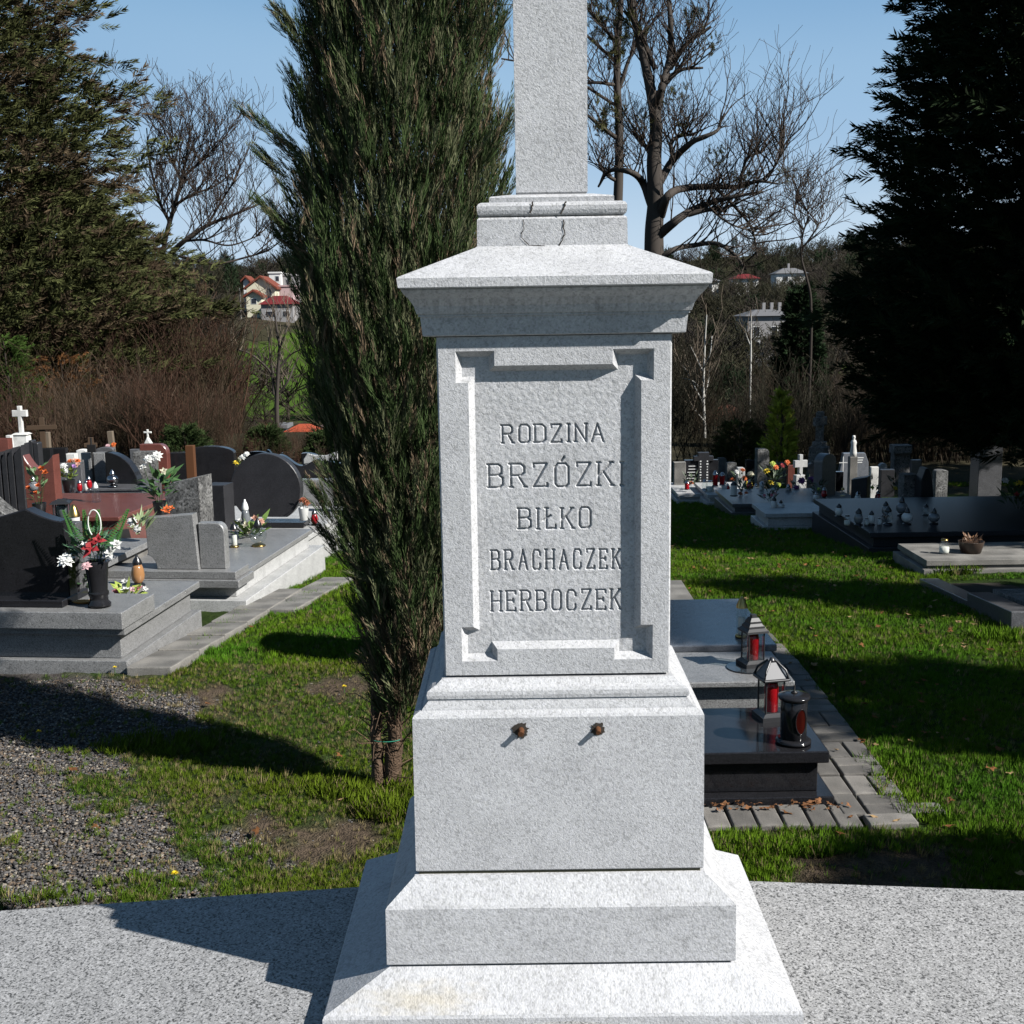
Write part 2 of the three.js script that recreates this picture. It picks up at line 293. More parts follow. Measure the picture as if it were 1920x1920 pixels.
    // carved panel: V-cut letters in real relief
    const GL = {
      A: [.66, [[.0, 0], [.33, 1], [.66, 0]], [[.13, .36], [.53, .36]]], B: [.6, [[0, 0], [0, 1], [.42, 1], [.55, .9], [.55, .62], [.42, .53], [0, .53]], [[.42, .53], [.6, .42], [.6, .12], [.46, 0], [0, 0]], [[-.07, 0], [0, 0]], [[-.07, 1], [0, 1]]],
      C: [.56, [[.56, .74], [.56, .88], [.44, 1], [.12, 1], [0, .87], [0, .13], [.12, 0], [.44, 0], [.56, .12], [.56, .3]]], D: [.58, [[0, 0], [0, 1], [.42, 1], [.58, .85], [.58, .15], [.42, 0], [0, 0]], [[-.07, 0], [0, 0]], [[-.07, 1], [0, 1]]],
      E: [.54, [[.54, .86], [.54, 1], [0, 1], [0, 0], [.54, 0], [.54, .14]], [[0, .52], [.4, .52]], [[.4, .44], [.4, .6]], [[-.06, 0], [0, 0]], [[-.06, 1], [0, 1]]], H: [.6, [[0, 0], [0, 1]], [[.6, 0], [.6, 1]], [[0, .5], [.6, .5]], [[-.07, 0], [.07, 0]], [[.53, 0], [.67, 0]], [[-.07, 1], [.07, 1]], [[.53, 1], [.67, 1]]],
      I: [.14, [[.07, 0], [.07, 1]], [[0, 0], [.14, 0]], [[0, 1], [.14, 1]]], K: [.6, [[0, 0], [0, 1]], [[.56, 1], [0, .42]], [[.2, .62], [.6, 0]], [[-.07, 0], [.07, 0]], [[-.07, 1], [.07, 1]], [[.48, 1], [.62, 1]], [[.53, 0], [.66, 0]]],
      Ł: [.54, [[.06, 1], [.06, 0], [.54, 0], [.54, .16]], [[-.1, .4], [.28, .64]], [[-.02, 1], [.14, 1]]], N: [.6, [[0, 0], [0, 1], [.6, 0], [.6, 1]], [[-.07, 0], [.07, 0]], [[.53, 1], [.67, 1]]],
      O: [.58, [[.12, 0], [.46, 0], [.58, .13], [.58, .87], [.46, 1], [.12, 1], [0, .87], [0, .13], [.12, 0]]], R: [.62, [[0, 0], [0, 1], [.42, 1], [.56, .88], [.56, .63], [.42, .5], [0, .5]], [[.3, .5], [.6, 0]], [[-.07, 0], [.07, 0]], [[-.07, 1], [0, 1]], [[.55, 0], [.67, 0]]],
      Z: [.6, [[.02, .86], [.02, 1], [.58, 1], [0, 0], [.6, 0], [.6, .14]]],
    };
    GL['Ó'] = [.58, ...GL.O.slice(1), [[.26, 1.12], [.4, 1.3]]];
    const PZ = F + REC, segs = [];
    for (const [txt, xa, xb, yt, yb, hw] of [['RODZINA', 943, 1132, 796, 829, .0023], ['BRZÓZKI', 918, 1170, 869, 912, .0026], ['BIŁKO', 974, 1108, 953, 991, .0024], ['BRACHACZEK', 923, 1164, 1031, 1067, .0023], ['HERBOCZEK', 923, 1164, 1107, 1144, .0023]]) {
      const A = W(xa, yb, PZ), B = W(xb, yb, PZ), T = W((xa + xb) / 2, yt, PZ), Bm = W((xa + xb) / 2, yb, PZ), h = T.y - Bm.y, y0 = Bm.y;
      const letters = [...txt], sum = letters.reduce((s, c) => s + GL[c][0], 0), full = (B.x - A.x) / h;
      let wide = 1, gap = (full - sum) / (letters.length - 1); if (gap < .3) { wide = (full - .3 * (letters.length - 1)) / sum; gap = .3; } if (gap > .5) { wide = (full - .5 * (letters.length - 1)) / sum; gap = .5; }
      let x = 0; const q = rand(txt.length * 7 + 3);
      for (const c of letters) {
        const jy = (q() - .5) * .03, ww = wide * (1 + (q() - .5) * .06);
        for (const st of GL[c].slice(1)) for (let i = 0; i + 1 < st.length; i++) segs.push([A.x + (x + st[i][0] * ww) * h, y0 + (st[i][1] + jy) * h, A.x + (x + st[i + 1][0] * ww) * h, y0 + (st[i + 1][1] + jy) * h, hw]);
        x += GL[c][0] * wide + gap;
      }
    }
    const px0 = X.l - .004, px1 = X.r + .004, py0 = Y.b - .004, py1 = Y.t + .004, step = .00115, nx = Math.ceil((px1 - px0) / step), ny = Math.ceil((py1 - py0) / step);
    const z = new Float32Array((nx + 1) * (ny + 1));
    for (const [ax, ay, bx, by, hw] of segs) {
      const i0 = Math.floor((Math.min(ax, bx) - hw - px0) / step), i1 = Math.ceil((Math.max(ax, bx) + hw - px0) / step), j0 = Math.floor((Math.min(ay, by) - hw - py0) / step), j1 = Math.ceil((Math.max(ay, by) + hw - py0) / step);
      for (let j = Math.max(0, j0); j <= Math.min(ny, j1); j++) for (let i = Math.max(0, i0); i <= Math.min(nx, i1); i++) {
        const x = px0 + i * step, y = py0 + j * step, dx = bx - ax, dy = by - ay, t = clamp(((x - ax) * dx + (y - ay) * dy) / (dx * dx + dy * dy + 1e-9)), dist = Math.hypot(x - ax - dx * t, y - ay - dy * t);
        const dep = .0052 * clamp(1.25 * (1 - dist / hw)); const k = j * (nx + 1) + i; if (dep > z[k]) z[k] = dep;
      }
    }
    const P = [], U = [], I = [];
    for (let j = 0; j <= ny; j++) for (let i = 0; i <= nx; i++) { const x = px0 + i * step, y = py0 + j * step; P.push(x, y, -PZ - z[j * (nx + 1) + i] + .0003 * noise(x * 60, y * 60)); U.push(x + .17, y); }
    for (let j = 0; j < ny; j++) for (let i = 0; i < nx; i++) { const a = j * (nx + 1) + i; I.push(a, a + 1, a + nx + 1, a + 1, a + nx + 2, a + nx + 1); }
    const g = new THREE.BufferGeometry(); g.setAttribute('position', new THREE.Float32BufferAttribute(P, 3)); g.setAttribute('uv', new THREE.Float32BufferAttribute(U, 2)); g.setIndex(I); g.computeVertexNormals();
    put('carved_panel', g).userData.label = 'recessed panel carved with five lines of family names';
  }
  // cornice and cap
  const cor = [[1.6095, .236, .018], [1.611, .2505, .005], [1.6125, .2525, .003], [1.648, .256, .0], [1.6485, .259, -.003], [1.653, .259, -.003], [1.6535, .262, -.006], [1.668, .266, -.0105], [1.682, .275, -.0195], [1.692, .284, -.0285], [1.6975, .287, -.032], [1.7, .287, -.032]];
  put('cornice', rings(CX, cor.map(([y, w, i]) => [y, w, 2.271 + i * 1.35, 2.645 - i * 1.35])), M.monumentStained);
  put('cap', rings(CX, [[1.7002, .289, 2.219, 2.70], [1.7025, .2915, 2.216, 2.703], [1.7195, .2935, 2.216, 2.703], [1.7225, .290, 2.220, 2.699], [1.779, .15, 2.332, 2.638], [1.7815, .1465, 2.335, 2.635], [1.832, .1455, 2.335, 2.635], [1.836, .142, 2.339, 2.631]]));
  put('torus_moulding', rings(CX, [[1.8362, .132, 2.349, 2.621], [1.838, .14, 2.341, 2.629], [1.842, .144, 2.336, 2.634], [1.849, .1455, 2.334, 2.636], [1.857, .1455, 2.334, 2.636], [1.862, .1425, 2.337, 2.633], [1.8645, .137, 2.343, 2.627], [1.866, .123, 2.357, 2.613]]));
  put('top_ledge', rings(CX, [[1.866, .122, 2.359, 2.611], [1.875, .122, 2.358, 2.612], [1.8775, .119, 2.361, 2.609], [1.8825, .08, 2.38, 2.59]]));
  const sh = (w, f, k) => [[k, w, f, 4.97 - f]];
  put('cross_shaft', rings(CX + .0015, [...sh(.0665, 2.389, 1.8825), ...sh(.0705, 2.385, 1.887), ...sh(.073, 2.384, 3.35), ...sh(.07, 2.388, 3.354)]));
  put('cross_arms', rings(CX + .0015, [[2.86, .345, 2.388, 2.582], [2.863, .348, 2.385, 2.585], [3.003, .348, 2.385, 2.585], [3.006, .345, 2.388, 2.582]]));
  // cracks in the neck
  const crack = (pts, z, w) => { const o = []; for (let i = 0; i + 1 < pts.length; i++) { const a = pts[i], b = pts[i + 1], l = Math.hypot(b[0] - a[0], b[1] - a[1]), nx = -(b[1] - a[1]) / l * w / 2, ny = (b[0] - a[0]) / l * w / 2, k = .5 + .5 * Math.abs(noise(i * 3.1, w * 999)); quad(o, [a[0] - nx * k, a[1] - ny * k, z], [a[0] + nx * k, a[1] + ny * k, z], [b[0] + nx * k, b[1] + ny * k, z], [b[0] - nx * k, b[1] - ny * k, z]); } return boxUV(triGeo(o)); };
  const px = (list, d) => list.map(([a, b]) => { const p = W(a, b, d); return [p.x, p.y]; });
  const jag = (list, s) => { const q = rand(s), o = []; for (let i = 0; i + 1 < list.length; i++) for (let k = 0; k < 4; k++) { const t = k / 4; o.push([lerp(list[i][0], list[i + 1][0], t) + (k ? (q() - .5) * .004 : 0), lerp(list[i][1], list[i + 1][1], t)]); } o.push(list[list.length - 1]); return o; };
  put('crack', crack(jag(px([[1057, 412], [1060, 440], [1049, 461]], 2.335), 3), -2.3335, .0032), M.crack);
  put('crack', crack(jag(px([[982, 412], [983, 428], [978, 445], [992, 460], [1022, 461]], 2.335), 5), -2.3335, .002), M.crack);
  put('crack', crack(jag(px([[1063, 378], [1058, 388], [1052, 402]], 2.334), 7), -2.3328, .0046), M.crack);
  put('crack', crack(jag(px([[1000, 378], [998, 390], [994, 399]], 2.334), 9), -2.3328, .004), M.crack);
  // two rusted dowels with chipped rims
  for (const [bx, by, k] of [[978, 1369, 1], [1122, 1366, .85]]) {
    const p = W(bx, by, 2.245), q = rand(bx), rim = [], cz = -2.2435;
    const pt = Array.from({ length: 26 }, (_, i) => { const a = i / 26 * 6.283, r = .0165 * k * (.72 + .5 * q()); return [p.x + Math.cos(a) * r, p.y + Math.sin(a) * r, cz]; });
    for (let i = 0; i < 26; i++) rim.push(p.x, p.y, cz + .001, ...pt[i], ...pt[(i + 1) % 26]);
    const chip = put('chipped_rim', boxUV(triGeo(rim)), M.crack);
    const d = new THREE.CylinderGeometry(.0055 * k, .0075 * k, .018, 9, 3); const dp = d.attributes.position; for (let i = 0; i < dp.count; i++) dp.setX(i, dp.getX(i) + (q() - .5) * .0025);
    d.computeVertexNormals(); d.rotateX(Math.PI / 2 + .15).translate(p.x, p.y - .001, -2.245 + .009); put('rusty_dowel', boxUV(d), M.rust);
  }
  // platform the monument stands on: two slabs falling gently to the sides
  const plat = thing('grave_platform', 'broad speckled granite platform slabs under the tall cross monument', 'platform', V(CX, 0, -2));
  const putP = (name, geo, mat) => part(name, geo.translate(-CX, 0, 2), mat, plat);
  const slab = (x0, x1, y0, y1) => { const o = [], t = .14, e = .008; const A = [[x0, y0, -.9], [x1, y1, -.9], [x1, y1, -2.765], [x0, y0, -2.765]], B = A.map(([x, y, z]) => [x, y - t, z]); quad(o, ...A); quad(o, ...[...B].reverse()); for (let i = 0; i < 4; i++) quad(o, B[i], B[(i + 1) % 4], A[(i + 1) % 4], A[i]); return boxUV(triGeo(o)); };
  putP('cover_slab', slab(-2.3, CX, .128, .258), M.platform); putP('cover_slab', slab(CX, 2.5, .258, .125), M.platform);
  putP('base_wall', blk(-2.2, 2.4, -.4, .09, .95, 2.73), M.concrete);
}
const GRASS_FREE = [[-2.35, 2.55, .5, 2.8], [-.25, 1.3, 4.2, 6.6], [1.24, 1.56, 4.15, 7.6], [.3, 1.45, 4.14, 4.4], [-9, -2.12, 6.25, 20], [-9, -1.85, 8.2, 20], [-2.2, -1.93, 6.2, 9.1], [3.6, 9, 9.4, 20], [3.25, 9, 6.9, 9.2], [1.0, 1.34, 8.15, 9.05]];

// ------------------------------------------------------------------ vegetation
function kites(list) {               // leaf-sized faces: [base, tip, halfwidth, bend]
  const o = [];
  for (const [b, t, w, s] of list) {
    const d = t.clone().sub(b), side = d.clone().cross(s).normalize().multiplyScalar(w), m = b.clone().lerp(t, .42).addScaledVector(s, w * .5);
    const l = m.clone().add(side), r = m.clone().sub(side);
    o.push(b.x, b.y, b.z, r.x, r.y, r.z, l.x, l.y, l.z, l.x, l.y, l.z, r.x, r.y, r.z, t.x, t.y, t.z);
  }
  return triGeo(o);
}
function sprayGeo(seed, { n = 14, len = 1, spread = .35, w = .045, leaf = .34, flat = 0 } = {}) {   // a shoot of unit length along +y with side shoots
  const q = rand(seed), L = [];
  for (let i = 0; i < n; i++) {
    const t = i / n, a = i * 2.4 + q(), b = V((q() - .5) * .05, t * .75 * len, (q() - .5) * .05), k = leaf * (1.15 - t * .45) * (.7 + .6 * q());
    const e = V(Math.cos(a) * spread, 1, Math.sin(a) * spread * (1 - flat)).normalize().multiplyScalar(k).add(b);
    L.push([b, e, w * (.7 + .6 * q()), V(q() - .5, q() - .5, q() - .5).normalize()]);
  }
  return kites(L);
}
const leafMat = (r, g, b, t = 0) => { const m = new THREE.MeshPhysicalMaterial({ roughness: .75, side: THREE.DoubleSide, ...(t ? { transmission: t, thickness: 0, roughness: .95 } : {}) }); m.color.setRGB(r, g, b); return m; };
const UP = V(0, 1, 0), tmpM = new THREE.Matrix4(), tmpQ = new THREE.Quaternion(), tmpC = new THREE.Color();
function scatter(name, geo, mat, items, parent, kind = 'stuff') {     // items: [pos, dir, scale (n or [x,y,z]), roll, colour]
  const im = new THREE.InstancedMesh(geo, mat, items.length); im.name = name; const q2 = new THREE.Quaternion();
  items.forEach(([p, dir, s, roll, c], i) => {
    tmpQ.setFromUnitVectors(UP, dir).multiply(q2.setFromAxisAngle(UP, roll));
    tmpM.compose(p, tmpQ, Array.isArray(s) ? V(...s) : V(s, s, s)); im.setMatrixAt(i, tmpM);
    if (c) im.setColorAt(i, tmpC.setRGB(c[0] * REFLECT, c[1] * REFLECT, c[2] * REFLECT));
  });
  im.userData.kind = kind; parent.add(im); return im;
}
const shoots = [1, 2, 3].map(k => sprayGeo(k, { n: 24, spread: .3, w: .0125, leaf: .26 }));
const fans = [4, 5, 6].map(k => sprayGeo(k, { n: 30, spread: .8, w: .026, leaf: .36, flat: .5 }));
const WHITE = new THREE.MeshPhysicalMaterial({ roughness: .9, specularIntensity: .12, side: THREE.DoubleSide });

// the juniper beside the monument
{
  const g0 = G(722, 1474), base = V(g0.x, H(g0.x, -g0.z), g0.z), D = -base.z;
  const tree = thing('juniper_tree', 'tall shaggy juniper with twin bare stems, left of the granite monument', 'tree', base);
  const q = rand(77);
  for (const [pts, r0, nm] of [[[[732, 1478], [738, 1420], [742, 1340], [748, 1240], [760, 1100], [770, 900], [770, 650], [765, 350], [745, 50]], .034, 'trunk'], [[[712, 1450], [706, 1390], [704, 1320], [712, 1220], [730, 1080], [722, 900], [700, 700], [690, 450], [680, 150]], .024, 'trunk']]) {
    const o = tubes(), P = pts.map(([x, y], i) => W(x, y, D + (i > 2 ? (q() - .5) * .1 : 0)).sub(base)); P[0].y -= .06;
    const C = new THREE.CatmullRomCurve3(P).getPoints(40);
    tubePath(o, C.map(p => p.add(V((q() - .5) * .008, 0, (q() - .5) * .008))), t => r0 * (1.15 - t * .9) * (1 + .3 * (q() - .5)) + (t < .04 ? .012 : 0), 9);
    part(nm, boxUV(tubesGeo(o)), M.bark, tree);
    // peeling bark strips and dead twigs on the bare part
    const s = tubes(); for (let k = 0; k < 46; k++) { const t = q() * .42, i = Math.floor(t * 40), a = q() * 6.28, p = C[i].clone().add(V(Math.cos(a) * r0, 0, Math.sin(a) * r0)), l = .05 + q() * .12; tubePath(s, [p, p.clone().add(V(Math.cos(a) * l * .6, l * (q() - .35), Math.sin(a) * l * .6)), p.clone().add(V(Math.cos(a) * l * .9, l * (q() - .1), Math.sin(a) * l))], [.003, .002, .0008], 4); }
    part('dead_twigs', tubesGeo(s), M.bark, tree).userData.kind = 'stuff';
  }
  const tie = new THREE.TorusGeometry(.055, .0025, 5, 24).rotateX(Math.PI / 2).scale(1.1, 1, .7); part('green_string', tie, std(.03, .2, .13), tree, W(725, 1385, D).sub(base));
  // outline left / right by height, as seen beside the monument
  const out = [[-560, 660, 720], [-420, 630, 790], [-250, 605, 850], [-100, 590, 880], [0, 588, 885], [100, 592, 900], [200, 592, 915], [300, 592, 925], [400, 584, 925], [480, 566, 920], [560, 572, 910], [640, 580, 910], [740, 612, 890], [840, 640, 880], [940, 655, 880], [1040, 668, 870], [1120, 682, 865], [1200, 696, 850], [1290, 706, 800], [1360, 715, 760]];
  const at = py => { let k = 0; while (k < out.length - 2 && out[k + 1][0] < py) k++; const [a, l0, r0] = out[k], [b, l1, r1] = out[k + 1], t = clamp((py - a) / (b - a)); return [lerp(l0, l1, t), lerp(r0, r1, t)]; };
  const items = [[], [], []];
  const add = (p, dir, s, dead) => {
    const v = .55 + .75 * q(), c = dead || q() < .13 ? [.21 * v, .155 * v, .1 * v] : q() < .4 ? [.14 * v, .15 * v, .08 * v] : [.055 * v, .085 * v, .03 * v];
    items[Math.floor(q() * 3)].push([p, dir, [s * .8, s, s * .8], q() * 6.28, c]);
  };
  for (let i = 0; i < 26000; i++) {
    const py = lerp(-540, 1330, Math.pow(q(), .92)), [l, r] = at(py), a = q() * 6.2832, rr = Math.pow(q(), .33);
    const lump = 1 + .2 * noise(Math.cos(a) * 1.6 + 3, py * .008) + .2 * noise(Math.sin(a) * 3 + Math.cos(a) * 2, py * .016);
    const mid = W((l + r) / 2, py, D), half = (r - l) / 2 / FPX * D * 1.0;
    const thin = py > 1050 ? clamp((1380 - py) / 330) : 1; if (q() > thin + .12) continue;
    const p = V(mid.x + Math.cos(a) * half * rr * lump, mid.y - .04, mid.z + Math.sin(a) * half * rr * lump * .95).sub(base);
    const lean = (.1 + .4 * q() + .35 * noise(Math.cos(a) * 3, py * .012)) * rr; const dir = V(Math.cos(a) * lean + (q() - .5) * .45 + .25 * noise(py * .01, a), 1, Math.sin(a) * lean + (q() - .5) * .45).normalize();
    add(p, dir, .08 + .1 * q() * (1 + rr * .4), py > 1150 && q() < .35);
  }
  // shaggy limbs that break the outline
  for (const [x0, y0, x1, y1, n] of [[620, 340, 478, 226, 120], [610, 400, 500, 300, 60], [600, 480, 505, 395, 110], [610, 520, 520, 440, 90], [600, 120, 528, 30, 80], [610, 30, 540, -60, 80], [590, 230, 548, 150, 50], [900, 120, 940, -10, 60], [900, 60, 905, -80, 60], [900, 320, 958, 230, 60], [680, 1060, 592, 920, 120], [690, 1090, 605, 1000, 90], [690, 1000, 612, 890, 90], [740, 940, 720, 840, 60], [760, 1100, 690, 1080, 40], [770, 1180, 740, 1090, 50], [800, 1050, 790, 900, 80], [640, 640, 575, 560, 70]]) {
    const A = W(x0, y0, D - .15), B = W(x1, y1, D - .12 - q() * .1), ax = B.clone().sub(A).normalize();
    for (let i = 0; i < n; i++) { const t = q(), w = .045 * (1 - t) + .01; add(A.clone().lerp(B, t).add(V((q() - .5) * w * 2, (q() - .5) * w * 2, (q() - .5) * w * 2)).sub(base), ax.clone().lerp(UP, .12).add(V((q() - .5) * .5, (q() - .5) * .5, (q() - .5) * .5)).normalize(), .07 + .07 * q()); }
  }
  items.forEach((it, k) => scatter('crown', shoots[k], WHITE, it, tree));
}

// conifers of the cemetery: crown of hanging fans on a trunk; prof(t) = radius by height share
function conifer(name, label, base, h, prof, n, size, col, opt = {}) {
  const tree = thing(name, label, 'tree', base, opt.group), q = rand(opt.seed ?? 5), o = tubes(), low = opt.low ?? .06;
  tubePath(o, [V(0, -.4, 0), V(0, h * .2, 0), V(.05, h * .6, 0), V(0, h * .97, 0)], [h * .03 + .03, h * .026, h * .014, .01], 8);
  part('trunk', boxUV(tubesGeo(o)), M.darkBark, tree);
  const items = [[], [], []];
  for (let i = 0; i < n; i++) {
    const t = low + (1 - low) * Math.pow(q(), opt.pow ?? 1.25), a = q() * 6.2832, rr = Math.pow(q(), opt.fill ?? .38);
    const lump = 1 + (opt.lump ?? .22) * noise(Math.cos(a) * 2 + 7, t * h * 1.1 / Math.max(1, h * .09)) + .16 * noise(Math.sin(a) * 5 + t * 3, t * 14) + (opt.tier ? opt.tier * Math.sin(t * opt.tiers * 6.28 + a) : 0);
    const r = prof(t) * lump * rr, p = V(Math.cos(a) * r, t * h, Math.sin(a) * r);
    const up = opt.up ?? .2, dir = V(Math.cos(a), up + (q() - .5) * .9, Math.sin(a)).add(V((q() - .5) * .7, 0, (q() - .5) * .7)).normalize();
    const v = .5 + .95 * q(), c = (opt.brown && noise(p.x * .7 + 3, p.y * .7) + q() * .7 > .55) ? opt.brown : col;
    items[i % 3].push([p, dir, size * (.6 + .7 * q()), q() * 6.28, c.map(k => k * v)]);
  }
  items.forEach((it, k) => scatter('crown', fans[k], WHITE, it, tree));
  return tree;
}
const cone = (r, p = .75, b = .12) => t => r * (t < b ? lerp(.7, 1, t / b) : Math.pow(1 - (t - b) / (1 - b), p));
const column = r => t => r * Math.pow(Math.sin(Math.PI * clamp(.12 + .88 * t)), .6);
const onGround = (x, d, dy = 0) => V(x, H(x, d) + dy, -d);
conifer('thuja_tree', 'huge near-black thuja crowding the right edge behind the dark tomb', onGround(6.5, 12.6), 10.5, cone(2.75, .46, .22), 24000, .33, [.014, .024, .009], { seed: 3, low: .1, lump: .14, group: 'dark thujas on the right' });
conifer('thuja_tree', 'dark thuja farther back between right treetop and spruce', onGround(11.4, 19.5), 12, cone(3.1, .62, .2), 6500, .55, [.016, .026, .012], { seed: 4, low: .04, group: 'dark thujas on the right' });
for (const [x, d, h, r, s, which] of [[6.8, 3.2, 5.2, .62, 11, 'nearest but one'], [6.5, 1.2, 4.1, .42, 12, 'nearest'], [8.8, 5.5, 5.5, .8, 13, 'third'], [8.3, 9.5, 6.6, 1.05, 14, 'fourth'], [11.6, 8.7, 9.2, 1.5, 15, 'tallest']])
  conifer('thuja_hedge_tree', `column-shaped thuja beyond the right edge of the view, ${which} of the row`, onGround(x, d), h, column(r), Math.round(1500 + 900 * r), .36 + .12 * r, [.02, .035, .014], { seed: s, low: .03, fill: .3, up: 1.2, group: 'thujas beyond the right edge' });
conifer('large_conifer', 'big olive-brown conifer filling the upper left corner', onGround(-19.2, 37), 22, t => 8.6 * (t < .2 ? lerp(.72, 1, t / .2) : Math.pow(1 - (t - .2) / .8, .55)), 23000, .72, [.075, .082, .03], { seed: 21, low: .1, brown: [.09, .066, .04], up: .3, lump: .34 });
conifer('large_conifer', 'lower drooping conifer reaching right beneath the big left conifer', onGround(-14.9, 40), 8.6, t => 3.7 * Math.pow(Math.sin(Math.PI * clamp(.2 + .8 * t)), .7), 5500, .62, [.07, .077, .03], { seed: 22, low: .12, brown: [.085, .06, .038], up: -.1, lump: .4 });
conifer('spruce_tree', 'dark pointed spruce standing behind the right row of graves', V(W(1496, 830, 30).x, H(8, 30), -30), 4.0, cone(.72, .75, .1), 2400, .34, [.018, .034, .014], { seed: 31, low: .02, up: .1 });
conifer('golden_conifer', 'small yellow-green conifer in front of the dark spruce', V(W(1462, 860, 21).x, H(5, 21), -21), 1.62, cone(.3, .7, .15), 520, .2, [.36, .4, .05], { seed: 32, low: .05, up: .9 });
{ const p = W(1385, 885, 22); conifer('round_shrub', 'rounded olive shrub among the graves right of the monument', V(p.x, H(p.x, 22), -22), 1.05, t => .5 * Math.sqrt(clamp(1 - t * t * .9)), 700, .18, [.05, .06, .018], { seed: 33, low: .05, up: .5 }); }
for (const [x0, x1, top, d, s, lab] of [[300, 385, 806, 24, 41, 'leafy dark shrub behind the tall black headstones at left'], [470, 525, 806, 30, 42, 'green shrub in front of the teal garden shed'], [575, 660, 815, 28, 43, 'dark spreading shrub beside the juniper, behind the scroll headstone']]) {
  const a = W(x0, top, d), b = W(x1, top, d), cx = (a.x + b.x) / 2, g = H(cx, d);
  conifer('evergreen_shrub', lab, V(cx, g, -d), a.y - g, t => (b.x - a.x) * .55 * Math.sqrt(clamp(1.02 - t * t)), 800, .26, [.035, .055, .018], { seed: s, low: .05, up: .5, group: 'evergreen shrubs behind the left graves' });
}
{ const p = W(125, 830, 34); conifer('oak_shrub', 'oak sapling still holding rusty brown leaves near the white cross', V(p.x, H(p.x, 34), -34), 2.6, t => 1.25 * Math.sqrt(clamp(1 - t * t * .85)), 700, .26, [.16, .075, .03], { seed: 46, low: .1, up: .3, lump: .6 }); }
{ const p = W(20, 800, 30); conifer('ivy_bush', 'bright green ivy bush at left edge above the white cross', V(p.x, H(p.x, 30), -30), 3.1, t => .9 * Math.sqrt(clamp(1 - t * t * .85)), 900, .22, [.05, .09, .018], { seed: 47, low: .1, up: .3, lump: .5 }); }

// bare trees
function grow(o, p, dir, len, r, depth, q, opt) {
  const n = 5, pts = [p.clone()], d = dir.clone(); let c = p.clone();
  for (let i = 0; i < n; i++) { d.add(V((q() - .5) * opt.bend, (q() - .5) * opt.bend + opt.lift, (q() - .5) * opt.bend)).normalize(); c = c.clone().addScaledVector(d, len / n); pts.push(c); }
  tubePath(o, pts, t => Math.max(opt.min, r * (1 - t * .62)), depth > 1 ? 5 : 3);
  if (depth > 0) for (let k = 0; k < opt.kids; k++) {
    const i = 1 + Math.floor(q() * n), a = q() * 6.283, side = V(Math.cos(a), .25 + .5 * q(), Math.sin(a) * .8).normalize();
    grow(o, pts[i], pts[i].clone().sub(pts[i - 1]).normalize().lerp(side, .35 + .35 * q()).normalize(), len * (.45 + .3 * q()), r * .5, depth - 1, q, opt);
  }
}
function bareTree(name, label, d, limbs, opt, group) {
  const q = rand(opt.seed), root = W(...limbs[0][0][0], d), base = V(root.x, H(root.x, d), -d);
  const tree = thing(name, label, 'tree', base, group), tr = tubes(), tw = tubes();
  limbs.forEach(([pts, w0, w1], li) => {
    const P = pts.map(([x, y], i) => W(x, y, d + (li ? (q() - .5) * 1.2 * (i ? 1 : 0) : 0)).sub(base)); if (!li) P.unshift(V(P[0].x, -.5, 0));
    const C = new THREE.CatmullRomCurve3(P).getPoints(Math.max(10, pts.length * 5)), sc = d / FPX;
    tubePath(tr, C, t => Math.max(.012, lerp(w0, w1, t) * sc / 2), 7);
    const m = Math.round((opt.twigs ?? 8) * (li ? 1 : 1.4));
    for (let k = 0; k < m; k++) {
      const t = (li ? .15 : .45) + q() * (li ? .85 : .55), i = Math.min(C.length - 2, Math.floor(t * (C.length - 1))), ax = C[i + 1].clone().sub(C[i]).normalize(), a = q() * 6.283;
      const dir = ax.lerp(V(Math.cos(a), .55 + .5 * q(), Math.sin(a)).normalize(), .35 + .45 * q()).normalize();
      grow(tw, C[i], dir, opt.len * (.5 + .8 * q()), opt.r, opt.depth ?? 2, q, opt);
    }
  });
  part('trunk', tubesGeo(tr), opt.mat ?? M.darkBark, tree); part('crown', tubesGeo(tw), opt.twigMat ?? M.twig, tree).userData.kind = 'stuff';
  if (opt.tufts) { const it = []; for (const [x, y, s] of opt.tufts) { const c = W(x, y, d).sub(base); for (let k = 0; k < 16; k++) it.push([c.clone().add(V((q() - .5) * s, (q() - .5) * s, (q() - .5) * s)), V(q() - .5, q(), q() - .5).normalize(), s * .55, q() * 6, [.075, .075, .03]]); } scatter('mistletoe', fans[0], WHITE, it, tree); }
  return tree;
}
